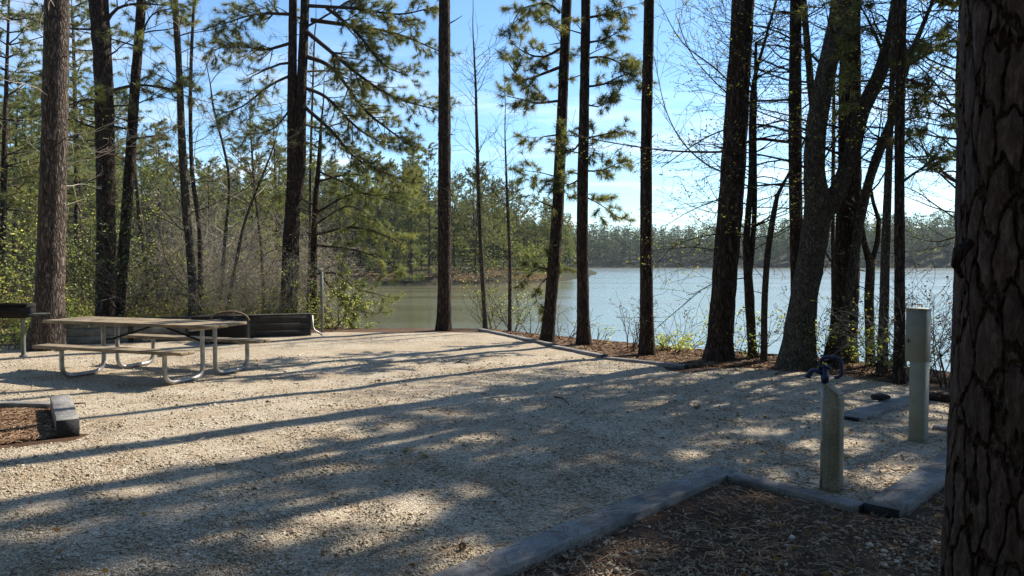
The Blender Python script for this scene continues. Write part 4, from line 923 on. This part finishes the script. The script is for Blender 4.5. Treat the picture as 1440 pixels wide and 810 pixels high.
# ------------------------------------------------------------------ wood on the far side of the cove
GW = 'pines on the wooded point across the cove'
random.seed(23)
cnt = 0
pts_ = []
while cnt < 210:
    px = random.uniform(-40, 830); D_ = random.choice([random.uniform(118, 150), random.uniform(135, 200), random.uniform(160, 300)])
    q = at(px, 368, D_); P1 = np.array([[q.x, q.y]])
    if not inside(P1, PEN)[0] or poly_dist(P1, PEN)[0] < 1.5: continue
    if any((q.x - a) ** 2 + (q.y - b2_) ** 2 < 9 for a, b2_ in pts_): continue
    pts_.append((q.x, q.y)); cnt += 1
    s_ = random.uniform(.85, 1.12) * (.92 if px > 640 else 1.0) * (.88 if px > 735 else 1)
    place(TALL, random.choice([0, 0, 1, 1, 2]), q.x, q.y, s_, random.uniform(0, 6.28), 'pine_tree', 'tall pine in the dense wood on the far side of the cove', 'pine tree', GW)
# trees in the left woods beyond
for k in range(20):
    px = random.uniform(-60, 235); D_ = random.uniform(55, 112); q = at(px, 368, D_)
    place(TALL, random.choice([0, 1, 2]), q.x, q.y, random.uniform(.75, 1.0), random.uniform(0, 6.28), 'pine_tree', 'distant pine deep in the left woods, one of the mass seen between the near trunks', 'pine tree', 'pines deep in the left woods')

# brush along the shore of the point: low mass of shrubs
def brush(name, P, size, n, spread, m_, hscale=1.0, extra_wood=0):
    mb = MB(); P = np.asarray(P); k = len(P); A = np.repeat(P, n, 0) + rng.normal(0, 1, (k * n, 3)) * np.array(spread)
    A[:, 2] = np.maximum(A[:, 2], np.repeat(P[:, 2], n) + .03)
    V, T = leaf_quads(A, rng.uniform(.6, 1.3, len(A)) * size); mb.add(V, None, T)
    o = mb.build(name, m_); o['kind'] = 'stuff'; return o
A = []
for k in range(len(PEN) - 6):
    a, b2_ = PEN[k], PEN[k + 1]; n = int(np.linalg.norm(b2_ - a) / 1.0)
    for q in range(n):
        p = a + (b2_ - a) * q / n + np.array([random.uniform(-.5, .5), random.uniform(1.0, 6)]); A.append((p[0], p[1], hz_(p[0], p[1]) + random.uniform(.2, .9)))
brush('shore_brush', A, .38, 60, (.7, .7, .45), M['leaf_dry'])
A2 = [(x + random.uniform(-2, 2), y + random.uniform(2, 40), z + random.uniform(.5, 6.5)) for x, y, z in A for _ in range(3)]
brush('understory_shrubs', A2, .5, 70, (1.2, 1.2, 1.3), M['far_leaf'])

# ------------------------------------------------------------------ far wooded shore as one mass
mb = MB(); xs = []
for row in range(9):
    yy = 524 + row * 13
    for x in np.arange(-60, 560, 4.6):
        px = x + random.uniform(-3, 3); py_ = yy + random.uniform(-5, 5) - .12 * px - .1 * max(0, px - 150)
        xs.append((px, py_, row))
leafP = []
for (x, y, row) in xs:
    z = hz_(x, y)
    if z < WATER + .1: continue
    h = random.uniform(15, 18.5) * (1 + .10 * math.sin(x * .03 + 1)); n = 260 if row < 4 else 150
    if row < 3: mb.tube([(x, y, z - .5), (x + random.uniform(-.4, .4), y, z + h * .85)], [.25, .08], 4, 0)
    r_ = random.uniform(2.6, 4.2); lo = random.uniform(.0, .35)
    u = rng.uniform(lo, 1, n) ** .8; rr = r_ * np.sqrt(np.clip(1 - ((u - .7) / .55) ** 2, .1, 1)) * rng.uniform(.2, 1, n); a = rng.uniform(0, 6.283, n)
    leafP.append(np.stack([x + rr * np.cos(a), y + rr * np.sin(a), z + u * h], 1))
rs = random.Random(5)
for _ in range(620):       # the depth of the wood on the point, behind its front pines
    x, y = rs.uniform(-190, 30), rs.uniform(150, 300); P1 = np.array([[x, y]])
    if not inside(P1, PEN)[0] or poly_dist(P1, PEN)[0] < 9: continue
    z = hz_(x, y); h = rs.uniform(9, 15); n = 150; lo = rs.uniform(0, .2); u = rng.uniform(lo, 1, n); rr = rs.uniform(2, 3.4) * rng.uniform(.2, 1, n) ** .5 * np.sqrt(np.clip(1.1 - u * u, .1, 1)); a = rng.uniform(0, 6.283, n)
    leafP.append(np.stack([x + rr * np.cos(a), y + rr * np.sin(a), z + u * h], 1))
leafP = np.vstack(leafP)
V, T = leaf_quads(leafP, rng.uniform(.7, 1.7, len(leafP))); mb.add(V, None, T, 1)
o = mb.build('far_forest', [M['decid_bark'], M['hill_leaf']]); o['kind'] = 'stuff'

# ------------------------------------------------------------------ shrubs on the near bank and by the woods
def shrub(x, y, h, spread, stems, nleaf, lsz, fol, label, group=None, name='shrub', cat='shrub', seedn=0, twig='twig', up=.9, lean=None):
    random.seed(seedn + 500); z = hz_(x, y); root = empty(name, (x, y, z), 0, label=label, cat=cat, group=group)
    w_ = MB(); tips = []
    for k in range(stems):
        a = random.uniform(0, 6.283); r_ = spread * .3 * random.random(); d = Vector((math.cos(a) * .5, math.sin(a) * .5, up))
        if lean: d += Vector(lean)
        grow(w_, Vector((x + r_ * math.cos(a), y + r_ * math.sin(a), z - .05)), d, h * random.uniform(.6, 1.1), .010, 2, tips, dict(TWIG, seg=.14, wander=.14, ratio=.5, up=.02))
    l_ = MB(); Pl = []
    if tips:
        for _ in range(nleaf):
            p, d = random.choice(tips); Pl.append(p + rv(.035))
    leaves(l_, Pl, lsz)
    w_.build('stems', M[twig], root, loc=(x, y, z)); 
    if nleaf: l_.build('leaves', M[fol], root, loc=(x, y, z))
    return root
S = []
def sg(px, D_, *a, **k):
    q = at(px, 368, D_); S.append(shrub(q.x, q.y, *a, **k))
GK = 'shrubs along the bank'
sg(12, 13.8, .75, .9, 14, 900, .06, 'leaf', 'low yellow green bush under the charcoal grill', GK, seedn=1)
sg(-15, 13.2, .6, .8, 10, 600, .06, 'leaf', 'small leafy bush at the extreme left edge', GK, seedn=2)
sg(118, 19.5, 3.4, 1.4, 16, 2600, .075, 'leaf', 'tall evergreen bush filling the gap between the thick pine and the wall pine', GK, seedn=3)
sg(160, 16.9, 3.0, .9, 12, 1900, .07, 'leaf_dark', 'dark leafy bush hugging the two pines behind the wall', GK, seedn=4)
sg(205, 20, 2.4, 1.2, 12, 1300, .07, 'leaf', 'bright bush low behind the leaning pine', GK, seedn=5)
sg(250, 19, 1.5, 1.0, 12, 700, .06, 'leaf', 'small yellow bush at the foot of the curved pale stem', GK, seedn=6)
sg(330, 18.0, 2.0, 1.4, 18, 500, .055, 'leaf', 'tangle of pale twigs behind the fire ring', GK, seedn=7, twig='pale_twig')
sg(372, 18.3, 2.1, 1.4, 18, 700, .055, 'leaf', 'pale twiggy thicket left of the twin pine', GK, seedn=8, twig='pale_twig')
sg(300, 20, 2.6, 1.4, 16, 500, .055, 'leaf_dry', 'twiggy brush with dry leaves behind the wall', GK, seedn=9, twig='pale_twig')
sg(392, 18.6, 1.3, 1.0, 14, 900, .055, 'leaf', 'low green bush in front of the twin pine', GK, seedn=10)
sg(468, 17.8, 1.3, .7, 12, 900, .05, 'leaf', 'fresh green bush just right of the lantern pole', GK, seedn=11)
sg(430, 18.6, 1.6, .8, 10, 500, .05, 'leaf', 'green bush left of the lantern pole', GK, seedn=12)
sg(500, 19, .5, .7, 10, 500, .05, 'leaf', 'low bush at the water side of the far gravel edge', GK, seedn=21)
sg(690, 18, 1.2, .5, 8, 260, .045, 'leaf', 'wispy leafy bush at the foot of the tall sapling', GK, seedn=13)
sg(722, 17.6, 1.5, .6, 9, 420, .045, 'leaf', 'leafy wisps around the shorter sapling', GK, seedn=14)
sg(748, 16.4, .8, .5, 6, 120, .045, 'leaf', 'thin twigs left of the leaning pine', GK, seedn=22)
sg(795, 15.2, .8, .6, 6, 60, .05, 'leaf_dry', 'sparse twigs with curled leaves between the close pine pair', GK, seedn=15)
sg(838, 14.4, .6, .5, 6, 110, .045, 'leaf', 'small sprig right of the close pine pair', GK, seedn=23)
sg(885, 13.7, .95, .6, 9, 90, .05, 'leaf_dry', 'dark bare brush left of the brush ringed pine', GK, seedn=16)
sg(938, 13.3, .45, .8, 14, 700, .05, 'leaf', 'bright yellow green low bush right of the brush ringed pine', GK, seedn=17, up=.5)
sg(955, 13.7, .9, .9, 9, 130, .04, 'leaf', 'arching bare twigs over the yellow bush', GK, seedn=18, up=.6)
sg(1038, 12.7, 1.1, .5, 8, 330, .05, 'leaf', 'light green sprays just right of the thick bank pine', GK, seedn=19)
sg(1066, 12.6, .9, .5, 8, 330, .05, 'leaf', 'yellow leafed bush wrapping the two stemmed hardwood', GK, seedn=20)
sg(1160, 11.7, 1.2, .6, 10, 300, .055, 'leaf', 'leafy brush filling the gap behind the forked pale tree', GK, seedn=24)
sg(1205, 10.9, .8, .8, 14, 620, .055, 'leaf', 'pale leafed bush at the foot of the very thick pine', GK, seedn=25)
sg(1248, 10.6, .7, .5, 8, 220, .05, 'leaf', 'small pale bush behind the slim dark stem', GK, seedn=26)
sg(1310, 10.2, 1.7, .8, 14, 420, .045, 'leaf_dry', 'tall twiggy bush right of the utility pedestal', GK, seedn=27, twig='pale_twig')
sg(1290, 10.8, 1.3, .7, 10, 260, .045, 'leaf', 'twiggy bush seen behind the utility pedestal', GK, seedn=28)
sg(1335, 9.6, 1.2, .5, 8, 200, .045, 'leaf_dry', 'dry leafed bush against the big foreground pine', GK, seedn=29)
for k, (px, D_, h) in enumerate([(30, 24, 3.2), (80, 28, 3.8), (130, 25, 3.8), (185, 27, 3.2), (228, 24, 2.6), (300, 24, 2.4), (390, 24, 2.4), (-20, 22, 3.4), (105, 36, 4.5)]):
    q = at(px, 368, D_)
    if hz_(q.x, q.y) < WATER - .3: continue
    shrub(q.x, q.y, h, 1.6, 12, 1500, .11, 'leaf' if k % 3 else 'leaf_dark', 'leafy understory shrub in the woods beyond the timber wall, one of many alike', 'understory shrubs in the left woods', seedn=60 + k)
for k, (px, D_, h) in enumerate([(255, 21, 4.2), (290, 22, 4.6), (325, 20.5, 4.0), (360, 21.5, 4.4), (392, 20.8, 3.6), (225, 23, 3.8), (420, 21, 3.4), (345, 24, 5)]):
    q = at(px, 368, D_)
    shrub(q.x, q.y, h, 1.4, 9, 260, .05, 'leaf', 'tall bare shrub of pale tangled twigs behind the timber wall, one of many alike', 'bare pale shrubs behind the timber wall', seedn=90 + k, twig='pale_twig', up=1.3)
# ground cover in the left woods
A = []
for _ in range(2300):
    px = random.uniform(-80, 470); D_ = 18.5 + 30 * random.random() ** 1.6; q = at(px, 368, D_); z = hz_(q.x, q.y)
    if z < WATER + .15: continue
    A.append((q.x, q.y, z + random.uniform(.02, .35)))
brush('undergrowth', A, .07, 34, (.38, .38, .22), M['leaf'])
brush('dry_undergrowth', [(x + random.uniform(-1, 1), y, z) for x, y, z in A[::2]], .08, 30, (.4, .4, .3), M['leaf_dry'])

# ------------------------------------------------------------------ log, sticks
def stick(name, label, pts, rad, m_, cat, group=None):
    mb = MB(); P, Rr = smooth_path([(Vector(p), r_) for p, r_ in zip(pts, rad)], .04); mb.tube(P, Rr, 10, 0, .08, True)
    o = mb.build(name, m_, smooth=True, loc=tuple(pts[0])); tag(o, label, cat, group); return o
a = g(1306, 562); b2_ = g(1352, 566)
stick('log', 'short rotting brown log on the ground between the pedestal and the big pine', [(a.x, a.y, .03), ((a.x + b2_.x) / 2, (a.y + b2_.y) / 2, .035), (b2_.x + .1, b2_.y, .03)], [.055, .065, .05], M['pine_bark'], 'log')
a = g(1193, 560); stick('wood_chunk', 'small dark chunk of wood lying on the pale sunlit timber', [(4.03, 8.22, .085), (4.12, 8.24, .09), (4.24, 8.25, .08)], [.03, .045, .02], M['timber_end'], 'wood chunk')
for k, (x0, y0, x1, y1, lb) in enumerate([(105, 570, 120, 574, 'small curled stick on sunlit gravel right of the blocky timber end'), (640, 512, 660, 506, 'tiny twig on the gravel in front of the lone pine'), (1090, 528, 1115, 523, 'pale twig lying at the foot of the forked tree'), (780, 560, 800, 571, 'thin twig on gravel where two trunk shadows meet')]):
    a, b2_ = g(x0, y0), g(x1, y1); mz = (a + b2_) / 2 + Vector((.02, .05, .02))
    stick('twig', lb, [(a.x, a.y, .018), (mz.x, mz.y, .03), (b2_.x, b2_.y, .018)], [.009, .007, .004], M['twig'], 'twig', 'twigs lying on the gravel')
# pine cones / dark lumps on the gravel
for k, (px, py_, lb) in enumerate([(533, 538, 'dark pine cone near the middle of the gravel pad'), (650, 776, 'pine cone lying at the bottom of the photo on shaded gravel'), (980, 577, 'pine cone in the tree shade right of the middle'), (648, 493, 'pine cone on far gravel below the lone pine')]):
    p = g(px, py_); mb = MB(); n = 60
    for q in range(n):
        f = q / n; a = q * 2.4; r_ = .02 * math.sin(math.pi * (f * .85 + .12)); x_ = -.03 + f * .06
        mb.add([(x_ - .004, r_ * .3 * math.cos(a), r_ * .3 * math.sin(a)), (x_ + .004, r_ * math.cos(a - .25), r_ * math.sin(a - .25)), (x_ + .009, r_ * 1.25 * math.cos(a), r_ * 1.25 * math.sin(a)), (x_ + .004, r_ * math.cos(a + .25), r_ * math.sin(a + .25))], [(0, 1, 2, 3)])
    mb.tube([(-.03, 0, 0), (0, 0, 0), (.03, 0, 0)], [.006, .012, .004], 8, 0, 0, True)
    o = mb.build('pine_cone', M['straw']); o.location = (p.x, p.y, .03); o.rotation_euler.z = k * 1.3; tag(o, lb, 'pine cone', 'pine cones on the gravel')
hm = bpy.data.materials.new('haze_air'); hm.use_nodes = True; t = hm.node_tree
for n in list(t.nodes): t.nodes.remove(n)
o_ = node(t, 'OutputMaterial'); pv = node(t, 'VolumePrincipled', Color=(.85, .92, 1.0, 1), Density=.00012, Anisotropy=0.0)
t.links.new(pv.outputs[0], o_.inputs['Volume'])
mb = MB(); mb.box((0, 350, 28), (1400, 1100, 66)); o = mb.build('haze', hm); o['kind'] = 'stuff'
scene.cycles.volume_bounces = 0
print('tris', sum(len(o.data.polygons) for o in bpy.data.objects if o.type == 'MESH'))
